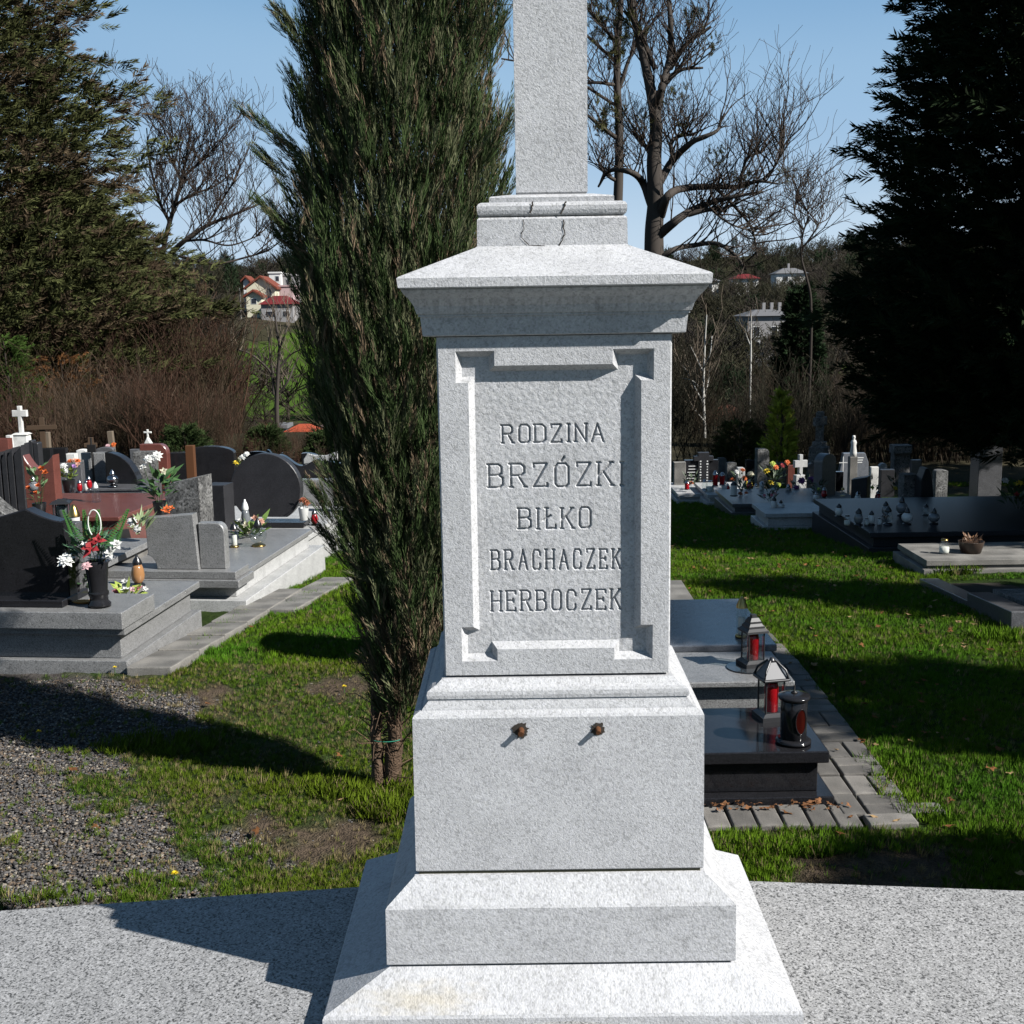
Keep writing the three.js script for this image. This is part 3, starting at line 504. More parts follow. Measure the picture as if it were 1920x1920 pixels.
bareTree('bare_tree', 'large bare tree with crooked limbs right of the cross shaft', 36, [
  [[[1226, 500], [1226, 430], [1229, 380], [1226, 300], [1230, 240], [1222, 180], [1205, 100], [1190, 40], [1180, -60]], 42, 9],
  [[[1230, 215], [1250, 140], [1285, 85], [1333, 50]], 17, 5], [[[1226, 200], [1240, 165], [1257, 100], [1257, 40], [1248, -60]], 16, 8], [[[1240, 165], [1275, 132], [1318, 127]], 10, 4],
  [[[1234, 345], [1262, 300], [1300, 265], [1342, 247], [1352, 222]], 17, 3], [[[1238, 405], [1252, 368], [1290, 352], [1340, 350], [1385, 350], [1425, 340], [1460, 345]], 18, 3],
  [[[1236, 440], [1270, 412], [1310, 388], [1370, 370], [1430, 360]], 19, 4], [[[1290, 402], [1330, 393], [1362, 396]], 11, 5], [[[1228, 492], [1260, 470], [1300, 460], [1345, 457], [1378, 478], [1398, 505]], 12, 5],
  [[[1222, 385], [1205, 342], [1180, 322], [1140, 322], [1122, 350]], 17, 4], [[[1226, 300], [1215, 280], [1200, 262]], 14, 5], [[[1228, 130], [1200, 60], [1170, 20]], 10, 5], [[[1262, 300], [1258, 270], [1275, 255], [1300, 252]], 9, 5],
  [[[1385, 352], [1400, 300], [1430, 285]], 7, 3], [[[1340, 350], [1380, 390], [1410, 430], [1420, 480]], 7, 3], [[[1430, 340], [1460, 300], [1470, 250]], 5, 2], [[[1330, 390], [1370, 420], [1440, 440]], 5, 2]],
  { seed: 101, twigs: 16, len: 1.5, r: .026, depth: 2, kids: 3, bend: .5, lift: .05, min: .006, mat: M.greyBark, twigMat: M.twig, tufts: [[1165, 45, .8], [1190, 60, .7], [1140, 220, .9], [1160, 90, .6], [1345, 300, .6], [1395, 340, .5], [1330, 90, .5], [1270, 180, .6], [1285, 240, .5], [1475, 335, .45], [1410, 400, .5], [1215, 230, .6], [1300, 40, .6]] }, 'bare trees right of the cross shaft');
bareTree('bare_tree', 'slimmer bare tree just beside the cross shaft', 40, [
  [[[1158, 520], [1157, 420], [1160, 330], [1161, 240], [1157, 160], [1158, 90], [1163, 20], [1166, -80]], 22, 9], [[[1158, 260], [1130, 240], [1100, 215], [1060, 190]], 9, 4], [[[1158, 340], [1140, 330], [1120, 300]], 8, 4], [[[1157, 160], [1120, 155], [1085, 158]], 7, 4], [[[1160, 170], [1180, 110], [1200, 70]], 8, 4], [[[1157, 80], [1130, 50], [1105, 20]], 8, 3], [[[1158, 200], [1040, 130], [940, 110]], 6, 3], [[[1160, 120], [1050, 30], [960, 10]], 6, 3]],
  { seed: 103, twigs: 12, len: 1.5, r: .022, depth: 2, kids: 3, bend: .5, lift: .06, min: .006, mat: M.greyBark, tufts: [[1130, 30, .9], [1120, 60, .8], [1150, 120, .7], [1140, 235, .7]] }, 'bare trees right of the cross shaft');
bareTree('bare_tree', 'spreading bare tree seen past the left conifer', 60, [
  [[[300, 560], [303, 500], [312, 440], [328, 385], [342, 330], [352, 280], [357, 235]], 13, 3], [[[312, 485], [345, 452], [390, 422], [440, 402], [492, 380]], 11, 3], [[[328, 385], [360, 365], [400, 350], [440, 320]], 6, 2], [[[320, 420], [300, 380], [280, 300], [275, 240]], 7, 2], [[[345, 330], [380, 300], [405, 275]], 6, 2], [[[335, 480], [400, 495], [470, 480], [505, 470]], 6, 2], [[[345, 452], [380, 450], [430, 460], [490, 440]], 5, 2], [[[340, 340], [325, 300], [320, 260]], 5, 2], [[[390, 420], [420, 370], [440, 340]], 5, 2]],
  { seed: 105, twigs: 12, len: 2.2, r: .035, depth: 3, kids: 3, bend: .45, lift: .07, min: .01, mat: M.darkBark });
bareTree('bare_tree', 'grey bare tree standing before the far green meadow', 75, [
  [[[519, 770], [520, 730], [522, 690], [524, 650], [518, 610], [514, 580]], 10, 3], [[[514, 740], [510, 705], [496, 685], [462, 660], [430, 655]], 6, 2], [[[525, 735], [540, 715], [552, 685], [560, 670]], 5, 2], [[[523, 690], [545, 665], [565, 655]], 4, 2], [[[522, 660], [535, 625], [545, 595]], 5, 2], [[[512, 700], [505, 650], [508, 610]], 4, 2]],
  { seed: 107, twigs: 6, len: 1.6, r: .03, depth: 2, kids: 2, bend: .4, lift: .08, min: .012, mat: M.greyBark, twigMat: M.twigPale });
bareTree('birch_tree', 'thin white birch in the thicket right of the monument', 34, [
  [[[1322, 850], [1321, 800], [1319, 740], [1320, 690], [1322, 640], [1325, 590]], 7, 2], [[[1320, 760], [1305, 730], [1290, 700], [1280, 685]], 3, 1], [[[1319, 735], [1300, 715], [1275, 708]], 3, 1], [[[1320, 700], [1305, 670], [1295, 650]], 3, 1], [[[1320, 690], [1332, 660], [1335, 630]], 3, 1], [[[1321, 745], [1328, 715], [1331, 690]], 3, 1], [[[1321, 790], [1300, 765], [1290, 745]], 3, 1]],
  { seed: 109, twigs: 5, len: .8, r: .014, depth: 1, kids: 2, bend: .3, lift: .1, min: .008, mat: M.birch, twigMat: M.twigPale });
bareTree('birch_tree', 'second pale birch in front of the grey hillside house', 60, [[[[1408, 660], [1408, 620], [1409, 590]], 4, 1.5], [[[1408, 650], [1400, 630], [1396, 615]], 2, 1]], { seed: 110, twigs: 4, len: .9, r: .014, depth: 1, kids: 2, bend: .3, lift: .1, min: .01, mat: M.birch, twigMat: M.twigPale });
bareTree('bare_tree', 'crooked small bare tree against the dark right thuja', 28, [[[[1520, 560], [1512, 520], [1502, 480], [1505, 440], [1515, 400], [1500, 380]], 6, 2], [[[1502, 470], [1530, 430], [1545, 400]], 4, 2], [[[1505, 430], [1490, 400], [1500, 370]], 3, 1]], { seed: 111, twigs: 10, len: 1.0, r: .014, depth: 2, kids: 3, bend: .6, lift: .03, min: .006, mat: M.darkBark });
bareTree('bare_tree', 'thin leafless tree among the far right graves', 27, [[[[1600, 860], [1596, 820], [1592, 785], [1588, 755]], 6, 2], [[[1596, 800], [1610, 770], [1618, 745]], 3, 1], [[[1595, 810], [1580, 780], [1560, 760]], 3, 1]], { seed: 113, twigs: 6, len: .7, r: .012, depth: 2, kids: 2, bend: .5, lift: .03, min: .006, mat: M.darkBark });

// thickets of leafless brush, and the woods of the far hill: each reads as one mass
const brush = [201, 202, 203].map(s => { const o = tubes(), q = rand(s); for (let k = 0; k < 13; k++) { const a = q() * 6.283, r = q() * .5; grow(o, V(Math.cos(a) * r, 0, Math.sin(a) * r), V((q() - .5) * .8, 1, (q() - .5) * .8).normalize(), .7 + q() * .5, .010, 2, q, { bend: .42, lift: .04, min: .0032, kids: 3 }); } return tubesGeo(o); });
const crowns = [211, 212].map(s => { const o = tubes(), q = rand(s); grow(o, V(0, 0, 0), UP.clone(), .5, .03, 0, q, { bend: .1, lift: 0, min: .02, kids: 0 }); for (let k = 0; k < 12; k++) { const a = q() * 6.283; grow(o, V(0, .18 + .3 * q(), 0), V(Math.cos(a), .75, Math.sin(a)).normalize(), .38 + q() * .25, .014, 2, q, { bend: .6, lift: .02, min: .005, kids: 4 }); } return tubesGeo(o); });
{
  const q = rand(301), A = [[], [], []], col = () => { const v = .6 + .8 * q(); return q() < .15 ? [.14 * v, .115 * v, .085 * v] : q() < .5 ? [.095 * v, .06 * v, .04 * v] : [.058 * v, .05 * v, .028 * v]; };
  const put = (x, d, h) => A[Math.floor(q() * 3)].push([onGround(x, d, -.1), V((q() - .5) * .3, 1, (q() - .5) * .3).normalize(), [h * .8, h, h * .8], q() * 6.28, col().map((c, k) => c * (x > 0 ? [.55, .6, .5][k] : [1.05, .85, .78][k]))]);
  for (let i = 0; i < 620; i++) { const px = lerp(-60, 660, q()), d = lerp(27, 66, Math.pow(q(), 1.3)), x = (px - 960) / FPX * d; if (px > 455 && d > 36) continue; put(x, d, (d < 36 ? .55 : 1) * (px < 420 ? 2.5 * (.5 + .9 * q()) : .75 * (.5 + 1.0 * q()))); }
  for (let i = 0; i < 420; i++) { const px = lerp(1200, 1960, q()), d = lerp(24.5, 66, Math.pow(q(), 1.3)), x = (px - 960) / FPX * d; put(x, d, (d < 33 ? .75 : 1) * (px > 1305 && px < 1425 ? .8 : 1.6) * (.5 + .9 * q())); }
  const hold = tag(new THREE.Group(), 'brown leafless brush along the bottom edge of the cemetery', 'brush', null, 'stuff'); hold.name = 'brush_thicket'; scene.add(hold);
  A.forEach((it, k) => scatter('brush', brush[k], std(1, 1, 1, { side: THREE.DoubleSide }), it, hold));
}
{
  const q = rand(303), A = [[], []], E = [], free = (x, d) => !inside(meadow, x, d) && !inside(meadowR, x, d);
  for (let i = 0; i < 2600; i++) {
    const d = lerp(75, 400, Math.pow(q(), .8)), x = (q() - .5) * d * 1.05; if (!free(x, d) || (d > 222 && d < 275 && Math.abs(x + 52) < 16) || (x < -17 && x > -52 && d > 75 && d < 130 && q() < .8)) continue;
    const v = .6 + .7 * q(), h = (d < 130 ? 4 : 6.5) * (.5 + .8 * q()), px = 960 + x / d * FPX, topPx = 590 - (H(x, d) + h * 1.15 - 1.65) / d * FPX;
    if ((px > 440 && px < 665 && d < 128 && topPx < 760 && q() < .93) || (px > 440 && px < 565 && d < 268 && topPx < 608) || (px > 1325 && px < 1512 && d < 290 && topPx < (px > 1390 && px < 1485 && d < 195 ? 655 : 529) && q() < .9)) continue;
    if (q() < (d > 250 ? .32 : x > 0 ? .2 : .1)) E.push([onGround(x, d, -.5 + h * .1), UP, [h * .8, h * 1.15, h * .8], q() * 6, [.022 * v, .036 * v, .017 * v]]);
    else A[i % 2].push([onGround(x, d, -.3), V((q() - .5) * .2, 1, (q() - .5) * .2).normalize(), [h * 1.3, h * 1.1, h * 1.3], q() * 6.28, q() < .45 ? [.07 * v, .056 * v, .042 * v] : [.055 * v, .052 * v, .026 * v]]);
  }
  const hold = tag(new THREE.Group(), 'leafless brown woodland covering the hillside across the valley', 'woodland', null, 'stuff'); hold.name = 'hillside_woods'; scene.add(hold);
  A.forEach((it, k) => scatter('bare_wood', crowns[k], std(1, 1, 1, { side: THREE.DoubleSide }), it, hold));
  const fir = mergeGeometries(Array.from({ length: 60 }, (_, k) => { const t = k / 60, a = k * 2.4, r = .3 * (1 - t) + .03, g = fans[k % 3].clone(); g.scale(.3, .3, .3).rotateZ(-1.2 + t * .5).rotateY(a).translate(Math.cos(a) * r * .4, .08 + t * .8, -Math.sin(a) * r * .4); return g; }));
  scatter('fir_wood', fir, WHITE, E, hold);
}

// ------------------------------------------------------------------ grass, gravel, fallen leaves


{
  const blades = [1, 2, 3].map(s => { const q = rand(s * 91), L = []; for (let i = 0; i < 9; i++) { const a = q() * 6.283, r = .35 * q(), l = .55 + .5 * q(), b = V(Math.cos(a) * r, -.05, Math.sin(a) * r); L.push([b, b.clone().add(V(Math.cos(a + q()) * l * .55, l, Math.sin(a + q()) * l * .55)), .045, V(Math.cos(a), .2, Math.sin(a))]); } return kites(L); });
  const q = rand(401), items = [[], [], []];
  const put = (x, d, s, dead) => {
    const v = .65 + .6 * q(), n = noise(x * .9, d * .9) * .5 + .5;
    const c = dead ? [.19 * v, .155 * v, .075 * v] : [lerp(.055, .105, n) * v, lerp(x < 0 && d < 6.5 ? .115 : .15, x < 0 && d < 6.5 ? .14 : .175, n) * v, .009 * v];
    items[Math.floor(q() * 3)].push([V(x, H(x, d) + .002, -d), V((q() - .5) * .3, 1, (q() - .5) * .3).normalize(), [s, s * (.8 + .4 * q()), s], q() * 6.28, c]);
  };
  for (let i = 0; i < 460000; i++) {
    const d = 2.8 + 18 * Math.pow(q(), 1.7), x = (q() - .5) * (d * .98 + 1.0);
    let ok = true; for (const [a, b, e, f] of GRASS_FREE) if (x > a && x < b && d > e && d < f) { ok = false; break; }
    if (!ok) continue;
    const g = gravelAt(x, d), dirt = dirtAt(x, d), n = noise(x * 4, d * 4) * .5 + .5;
    const dens = g ? (n > .72 ? .22 : .03) : (1 - dirt * .93) * (.35 + .65 * n); if (q() > dens) continue;
    const tall = clamp(noise(x * 2.2 + 9, d * 2.2) - .25) * .03;
    const left = x < 0 && d < 6.5; put(x, d, (.012 + .015 * q() + tall * .6) * (1 + d * .05) * (left ? .8 : 1), q() < (left ? .26 : .09) + dirt * .5);
  }
  // long tufts: at the juniper's foot, along the platform and the paving
  for (const [px, py, rx, rd, n, s] of [[690, 1490, .25, .1, 200, .07], [735, 1530, .14, .08, 170, .085], [600, 1470, .25, .15, 120, .05], [1420, 1600, .35, .06, 300, .06], [1560, 1590, .35, .07, 180, .05], [60, 1690, .25, .05, 70, .05], [240, 1660, .2, .05, 40, .04], [1700, 1480, .15, .4, 300, .06], [1900, 1580, .2, .1, 120, .07], [300, 1400, .3, .15, 200, .06], [130, 1245, .25, .08, 260, .07], [420, 1180, .06, .9, 260, .06], [1880, 1200, .2, .15, 160, .09], [1790, 1075, .25, .12, 200, .1]]) {
    const g = G(px, py); for (let k = 0; k < n; k++) { const a = q() * 6.283, r = Math.sqrt(q()), x = g.x + Math.cos(a) * r * rx, d = -g.z + Math.sin(a) * r * rd; if (d > 2.8) put(x, d, s * (.4 + .6 * q()), q() < .08); }
  }
  const hold = tag(new THREE.Group(), 'short patchy grass of the lawn around the graves', 'grass', null, 'stuff'); hold.name = 'grass'; scene.add(hold);
  items.forEach((it, k) => scatter('grass_tuft', blades[k], WHITE, it, hold));

  const peb = [1, 2, 3].map(s => { const q = rand(s * 17), g = new THREE.IcosahedronGeometry(1, 0), p = g.attributes.position, seen = {}; for (let i = 0; i < p.count; i++) { const k = [p.getX(i), p.getY(i), p.getZ(i)].map(v => v.toFixed(2)).join(); const f = seen[k] ??= .75 + .5 * q(); p.setXYZ(i, p.getX(i) * f * 1.15, p.getY(i) * f * .65, p.getZ(i) * f); } g.computeVertexNormals(); return g; });
  const pi = [[], [], []];
  for (let i = 0; i < 130000; i++) {
    const d = 2.8 + 3.7 * Math.pow(q(), 1.3), x = lerp(-3.4, .1, q()); if (gravelAt(x, d) < 1 && q() > (gravelAt(x - .12, d) || gravelAt(x, d + .15) ? .22 : .05)) continue; if (x < -2.19 && d > 6.2) continue;
    const v = .5 + .9 * q(), t = q(), c = t < .12 ? [.42 * v, .37 * v, .3 * v] : t < .32 ? [.25 * v, .185 * v, .13 * v] : [.175 * v, .165 * v, .16 * v];
    pi[i % 3].push([V(x, H(x, d) - .006 + .006 * q(), -d), V((q() - .5) * .6, 1, (q() - .5) * .6).normalize(), .003 + .0062 * q() * q(), q() * 6.28, c]);
  }
  const gh = tag(new THREE.Group(), 'grey-brown gravel path left of the monument', 'gravel', null, 'stuff'); gh.name = 'gravel'; scene.add(gh);
  pi.forEach((it, k) => scatter('pebble', peb[k], std(1, 1, 1, { roughness: .9 }), it, gh));

  const leaf = kites([[V(0, 0, 0), V(.9, .12, .1), .33, UP], [V(.1, 0, 0), V(.35, .2, .75), .22, UP], [V(.1, 0, 0), V(.35, .16, -.7), .22, UP]]), li = [];
  for (let i = 0; i < 520; i++) { const d = 2.95 + 12 * Math.pow(q(), 1.6), x = lerp(i % 3 ? 1.15 : -2.1, 3.3, q()) * 1; if (i % 3 && x > d * .5) continue; const v = .6 + .7 * q(); li.push([V(x, H(x, d) + .022, -d), V((q() - .5) * .7, 1, (q() - .5) * .7).normalize(), (.016 + .02 * q()) * (1 + d * .03), q() * 6.28, q() < .35 ? [.3 * v, .2 * v, .1 * v] : [.17 * v, .075 * v, .03 * v]]); }
  for (let i = 0; i < 46; i++) { const x = lerp(.72, 1.3, q()), d = 4.31 + (q() - .5) * .07, v = .7 + .6 * q(); li.push([V(x, H(x, d) + .03, -d), V((q() - .5) * .9, 1, (q() - .5) * .9).normalize(), .014 + .016 * q(), q() * 6.28, [.2 * v, .095 * v, .045 * v]]); }
  tag(scatter('fallen_leaves', leaf, WHITE, li, scene), 'dry brown leaves fallen on the grass and paving', 'leaves', null, 'stuff');
  for (const [px, py, where] of [[329, 1656, 'nearest the granite platform edge'], [216, 1264, 'at the corner of the left grey tomb'], [74, 1386, 'alone in the gravel'], [682, 1188, 'beside the juniper in the lawn'], [646, 1300, 'in worn grass left of the juniper foot']]) {
    const g = G(px, py), f = thing('dandelion', `small yellow dandelion flower ${where}`, 'flower', V(g.x, H(g.x, -g.z), g.z), 'dandelions left of the monument');
    part('stem', new THREE.CylinderGeometry(.0018, .0022, .035, 5).translate(0, .0175, 0), std(.06, .13, .03), f);
    part('blossom', kites(Array.from({ length: 22 }, (_, k) => { const a = k * 2.4, e = k / 22; return [V(0, .034, 0), V(Math.cos(a) * .016 * (1 - e * .5), .037 + e * .008, Math.sin(a) * .016 * (1 - e * .5)), .004, UP]; })), std(.75, .55, .02, { side: THREE.DoubleSide }), f);
  }
}

// ------------------------------------------------------------------ graves: builders
const onY = (px, py, y) => { const r = dirOf(px, py), t = (y - camP.y) / r.y; return V(r.x * t, y, r.z * t); };
// tomb: base course, body, cover slab; extents before turning about its near right corner
function tomb(name, label, { x0, x1, d0, d1, top, mat = M.grey, slabMat, bodyMat, slab = .05, over = .03, kerb = .05, kerbOut = .05, turn = 0, group, deep = .25 }) {
  const g = Math.min(H(x1, d0), H(x1, d1)) - deep, base = V(x1, H(x1, d0), -d0), t = thing(name, label, 'tomb', base, group, turn);
  const L = geo => geo.translate(-base.x, -base.y, -base.z), gy = H(x1, d0);
  part('base_course', L(blk(x0 - kerbOut, x1 + kerbOut, g, gy + kerb, d0 - kerbOut, d1 + kerbOut)), bodyMat ?? mat, t);
  part('body', L(blk(x0, x1, gy + kerb, top - slab, d0, d1)), bodyMat ?? mat, t);
  part('cover_slab', L(blk(x0 - over, x1 + over, top - slab + .001, top, d0 - over, d1 + over)), slabMat ?? mat, t);
  return t;
}
const arcPts = (cx, cy, rx, ry, a0, a1, n = 14) => Array.from({ length: n + 1 }, (_, i) => { const a = lerp(a0, a1, i / n); return [cx + Math.cos(a) * rx, cy + Math.sin(a) * ry]; });
const PI = Math.PI;
const shape = {
  flat: (w, h) => [[-w / 2, 0], [w / 2, 0], [w / 2, h], [-w / 2, h]],
  arch: (w, h) => [[-w / 2, 0], [w / 2, 0], ...arcPts(0, h - w * .42, w / 2, w * .42, 0, PI)],
  low: (w, h) => [[-w / 2, 0], [w / 2, 0], ...arcPts(0, h - w * .14, w / 2, w * .14, 0, PI)],
  quarter: (w, h) => [[-w / 2, 0], [w / 2, 0], ...arcPts(-w / 2, 0, w, h, 0, PI / 2)],
  roundR: (w, h) => [[-w / 2, 0], [w / 2, 0], ...arcPts(w / 2 - w * .3, h - w * .35, w * .3, w * .35, 0, PI / 2), [-w / 2, h]],
  wave: (w, h) => [[-w / 2, 0], [w / 2, 0], ...Array.from({ length: 17 }, (_, i) => { const t = i / 16; return [w / 2 - w * t, h - .1 * h * (1 - Math.cos(t * PI * 2.2)) * .5 - .06 * h * (1 - t)]; })],
  dip: (w, h) => [[-w / 2, 0], [w / 2, 0], ...Array.from({ length: 13 }, (_, i) => { const t = i / 12; return [w / 2 - w * t, h - .13 * h * Math.sin(PI * t) * (.5 + .5 * t)]; })],
  sweep: (w, h) => [[-w / 2, 0], [w / 2, 0], ...Array.from({ length: 13 }, (_, i) => { const t = i / 12; return [w / 2 - w * t, h * (.78 + .22 * Math.pow(t, 1.6))]; })],
  peak: (w, h) => [[-w / 2, 0], [w / 2, 0], [w / 2, h * .86], [0, h], [-w / 2, h * .86]],
  fang: (w, h) => [[-w / 2, 0], [w / 2, 0], [w * .42, h * .55], ...arcPts(-w * .1, h * .7, w * .4, h * .3, .4, PI * .6, 6), [-w / 2, h * .8]],
  trap: (w, h) => [[-w * .5, 0], [w * .5, 0], [w * .46, h * .8], [w * .36, h], [-w * .24, h]],
  slant: (w, h) => [[-w / 2, 0], [w / 2, 0], [w / 2, h], [-w / 2, h * .93]],
  leftCut: (w, h) => [[-w * .32, 0], [w / 2, 0], [w / 2 - w * .06, h], [-w / 2, h * .93], [-w / 2 + w * .02, h * .3], ...arcPts(-w * .5, 0, w * .18, h * .26, PI / 2, .1, 5)],
  disc: (w, h) => arcPts(0, h * .5, w / 2, h * .53, -PI / 2 + .62, PI * 1.5 - .62, 36),
};
// an upright stone whose face spans photo columns a..b with its top at row top, standing d metres away
function stone(name, label, [a, b, top], d, prof, mat, { t = .1, bottom, turn = 0, group, cat = 'headstone', foot, partName = 'slab' } = {}) {
  const A = W(a, top, d), B = W(b, top, d), w = B.x - A.x, cx = (A.x + B.x) / 2, y0 = bottom ?? H(cx, d) - .05, base = V(cx, y0, -d);
  const o = thing(name, label, cat, base, group, turn);
  part(partName, slabShape(shape[prof](w, (A.y + B.y) / 2 - y0), t), mat, o);
  if (foot) part('foot', blk(-w * .62, w * .62, -.04, foot, -t * .5 - .06, t * .5 + .06), mat, o);
  return o;
}
function crossGeo(w, h, t, arm = .3, th = .16) {       // latin cross outline, foot at the origin
  const b = w * th * 1.4, y = h * (1 - arm), k = h * .5 * th * 1.3, r = .5 * b;
  return slabShape([[-r, 0], [r, 0], [r, y - k], [w / 2, y - k], [w / 2, y + k], [r, y + k], [r, h], [-r, h], [-r, y + k], [-w / 2, y + k], [-w / 2, y - k], [-r, y - k]], t, Math.min(.006, t * .2));
}
// grave lanterns
function lantern(label, p, { h = .2, r = .045, kind = 'cap', glass = M.smoke, cap = M.blackPlastic, base = M.blackPlastic, turn = 0, group }) {
  const o = thing('grave_lantern', label, 'lantern', p, group, turn);
  if (kind === 'cap') {
    part('base', lathe([[0, 0], [r, 0], [r * 1.02, h * .03], [r * .78, h * .08], [r * .6, h * .11], [0, h * .11]]), base, o);
    part('glass', lathe([[r * .55, h * .1], [r * .9, h * .2], [r, h * .34], [r * .93, h * .5], [r * .8, h * .6], [r * .62, h * .7], [0, h * .71]]), glass, o);
    part('cap', lathe([[r * .66, h * .69], [r * .74, h * .72], [r * .7, h * .78], [r * .5, h * .88], [r * .26, h * .94], [r * .16, h], [0, h]]), cap, o);
  } else if (kind === 'globe') {
    part('base', lathe([[0, 0], [r * .8, 0], [r * .78, h * .05], [r * .4, h * .1], [0, h * .1]]), base, o);
    part('glass', lathe(arcPts(0, h * .4, r, h * .3, -PI / 2 + .3, PI / 2 - .3, 14)), glass, o);
    part('cap', lathe([[r * .42, h * .66], [r * .5, h * .7], [r * .44, h * .78], [r * .3, h * .88], [r * .1, h], [0, h]]), cap, o);
  } else if (kind === 'ribbed') {
    part('glass', lathe([[0, 0], [r, 0], [r, h * .1], ...Array.from({ length: 24 }, (_, i) => [r * (.84 + .12 * Math.cos(i * 2.1) - .18 * i / 24), h * (.12 + .55 * i / 24)]), [r * .5, h * .7]]), glass, o);
    part('cap', lathe([[r * .56, h * .69], [r * .54, h * .76], [r * .3, h * .92], [0, h]]), cap, o);
  } else if (kind === 'jar') {
    part('glass', lathe([[0, 0], [r * .78, 0], [r, h * .12], [r, h * .62], [r * .6, h * .84], [r * .62, h * .88], [0, h * .88]]), glass, o);
    part('candle', lathe([[0, h * .005], [r * .8, h * .005], [r * .95, h * .14], [r * .95, h * .45], [0, h * .45]].map(([a, b]) => [a * 1.03, b])), M.candle, o);
    part('cap', lathe([[r * .66, h * .88], [r * .68, h * .9], [r * .66, h], [0, h]]), cap, o);
  } else if (kind === 'tube') {
    part('base', lathe([[0, 0], [r * 1.05, 0], [r * 1.05, h * .05], [r * .9, h * .08], [0, h * .08]]), base, o);
    part('glass', lathe([[r * .85, h * .08], [r * .85, h * .72], [r * .7, h * .76]]), glass, o);
    part('candle', lathe([[0, h * .09], [r * .6, h * .09], [r * .6, h * .5], [0, h * .5]]), M.candle, o);
    part('cap', lathe([[r * .95, h * .74], [r * .9, h * .8], [r * .5, h * .94], [r * .2, h], [0, h]]), cap, o);
  }
  return o;
}
const bar = (o, a, b, r, s = 4) => tubePath(o, [a, b], [r, r], s);
function houseLantern(label, p, { h, w, roof = M.blackPlastic, frame = std(.014, .014, .015, { roughness: .5 }), candle = M.redGlass, turn = 0, tiers = 3, panes = true }) {
  const o = thing('grave_lantern', label, 'lantern', p, 'box lanterns', turn), s = w / 2, sq = (y0, r0, y1, r1) => boxUV(frustum([-r0, r0, -r0, r0], y0, [-r1, r1, -r1, r1], y1));
  part('base', mergeGeometries([sq(0, s, h * .07, s), sq(h * .0705, s * .95, h * .12, s * .68)]), frame, o);
  const i = s * .66; for (const x of [-1, 1]) for (const z of [-1, 1]) { const f = tubes(); bar(f, V(x * i, h * .11, z * i), V(x * i, h * .66, z * i), s * .07); part('corner_post', tubesGeo(f), frame, o); }
  part('candle', lathe([[0, h * .12], [i * .72, h * .12], [i * .74, h * .5], [i * .66, h * .58], [i * .4, h * .61], [0, h * .61]]), candle, o);
  if (panes) for (const [x, z, a] of [[0, i, 0], [i, 0, PI / 2], [0, -i, 0], [-i, 0, PI / 2]]) part('pane', new THREE.BoxGeometry(i * 1.9, h * .53, .001).rotateY(a).translate(x, h * .385, z), M.glass, o);
  if (tiers) { const g = []; let y = h * .65, r = s * .95; for (let k = 0; k < tiers; k++) { g.push(sq(y, r, y + h * .035, r * .98), sq(y + h * .0352, r * .93, y + h * .1, r * .62)); y += h * .085; r *= .72; } g.push(sq(y + h * .005, r * .6, y + h * .07, r * .55)); part('roof', mergeGeometries(g), frame, o); }
  else { part('roof', sq(h * .69, s * .84, h * .93, s * .28), roof, o); const e = tubes(), c = [[-1, -1], [1, -1], [1, 1], [-1, 1]]; c.forEach(([x, z], k) => { const [x2, z2] = c[(k + 1) % 4]; tubePath(e, [V(x * s * .9, h * .68, z * s * .9), V(x * s * .72, h * .82, z * s * .72), V(x * s * .22, h * .95, z * s * .22)], [s * .1, s * .09, s * .08], 5); bar(e, V(x * s * .9, h * .67, z * s * .9), V(x2 * s * .9, h * .67, z2 * s * .9), s * .12, 5); }); e.p.length && part('roof_ribs', tubesGeo(e), frame, o); part('finial', lathe([[0, h * .92], [s * .3, h * .92], [s * .2, h * .96], [s * .12, h], [0, h]], 10), frame, o); }
  return o;
}
// flowers
const blossomGeo = (n, r, cup, seed) => { const q = rand(seed), L = []; for (let k = 0; k < n; k++) { const a = k * 2.4 + q() * .3, e = k / n, l = r * (1 - e * .55), b = V(0, e * r * .25, 0); L.push([b, b.clone().add(V(Math.cos(a) * l * Math.cos(cup + e * .8), l * Math.sin(cup + e * .8), Math.sin(a) * l * Math.cos(cup + e * .8))), r * .26, UP]); } return kites(L); };
const bloom = { ball: blossomGeo(34, 1, .05, 1), open: blossomGeo(11, 1, .25, 2), rose: blossomGeo(20, 1, .75, 3), star: blossomGeo(7, 1, .1, 4) };
const petal = {}; const petalMat = c => petal[c] ??= std(...c, { side: THREE.DoubleSide, roughness: .7 });
const FL = { orange: [.62, .12, .015], white: [.72, .72, .68], pink: [.6, .16, .22], paleP: [.62, .38, .4], red: [.3, .01, .015], yellow: [.7, .5, .02], purple: [.14, .025, .16], peach: [.66, .36, .26], cream: [.62, .58, .42], violet: [.4, .2, .5], rust: [.3, .08, .03], lime: [.42, .5, .06] };
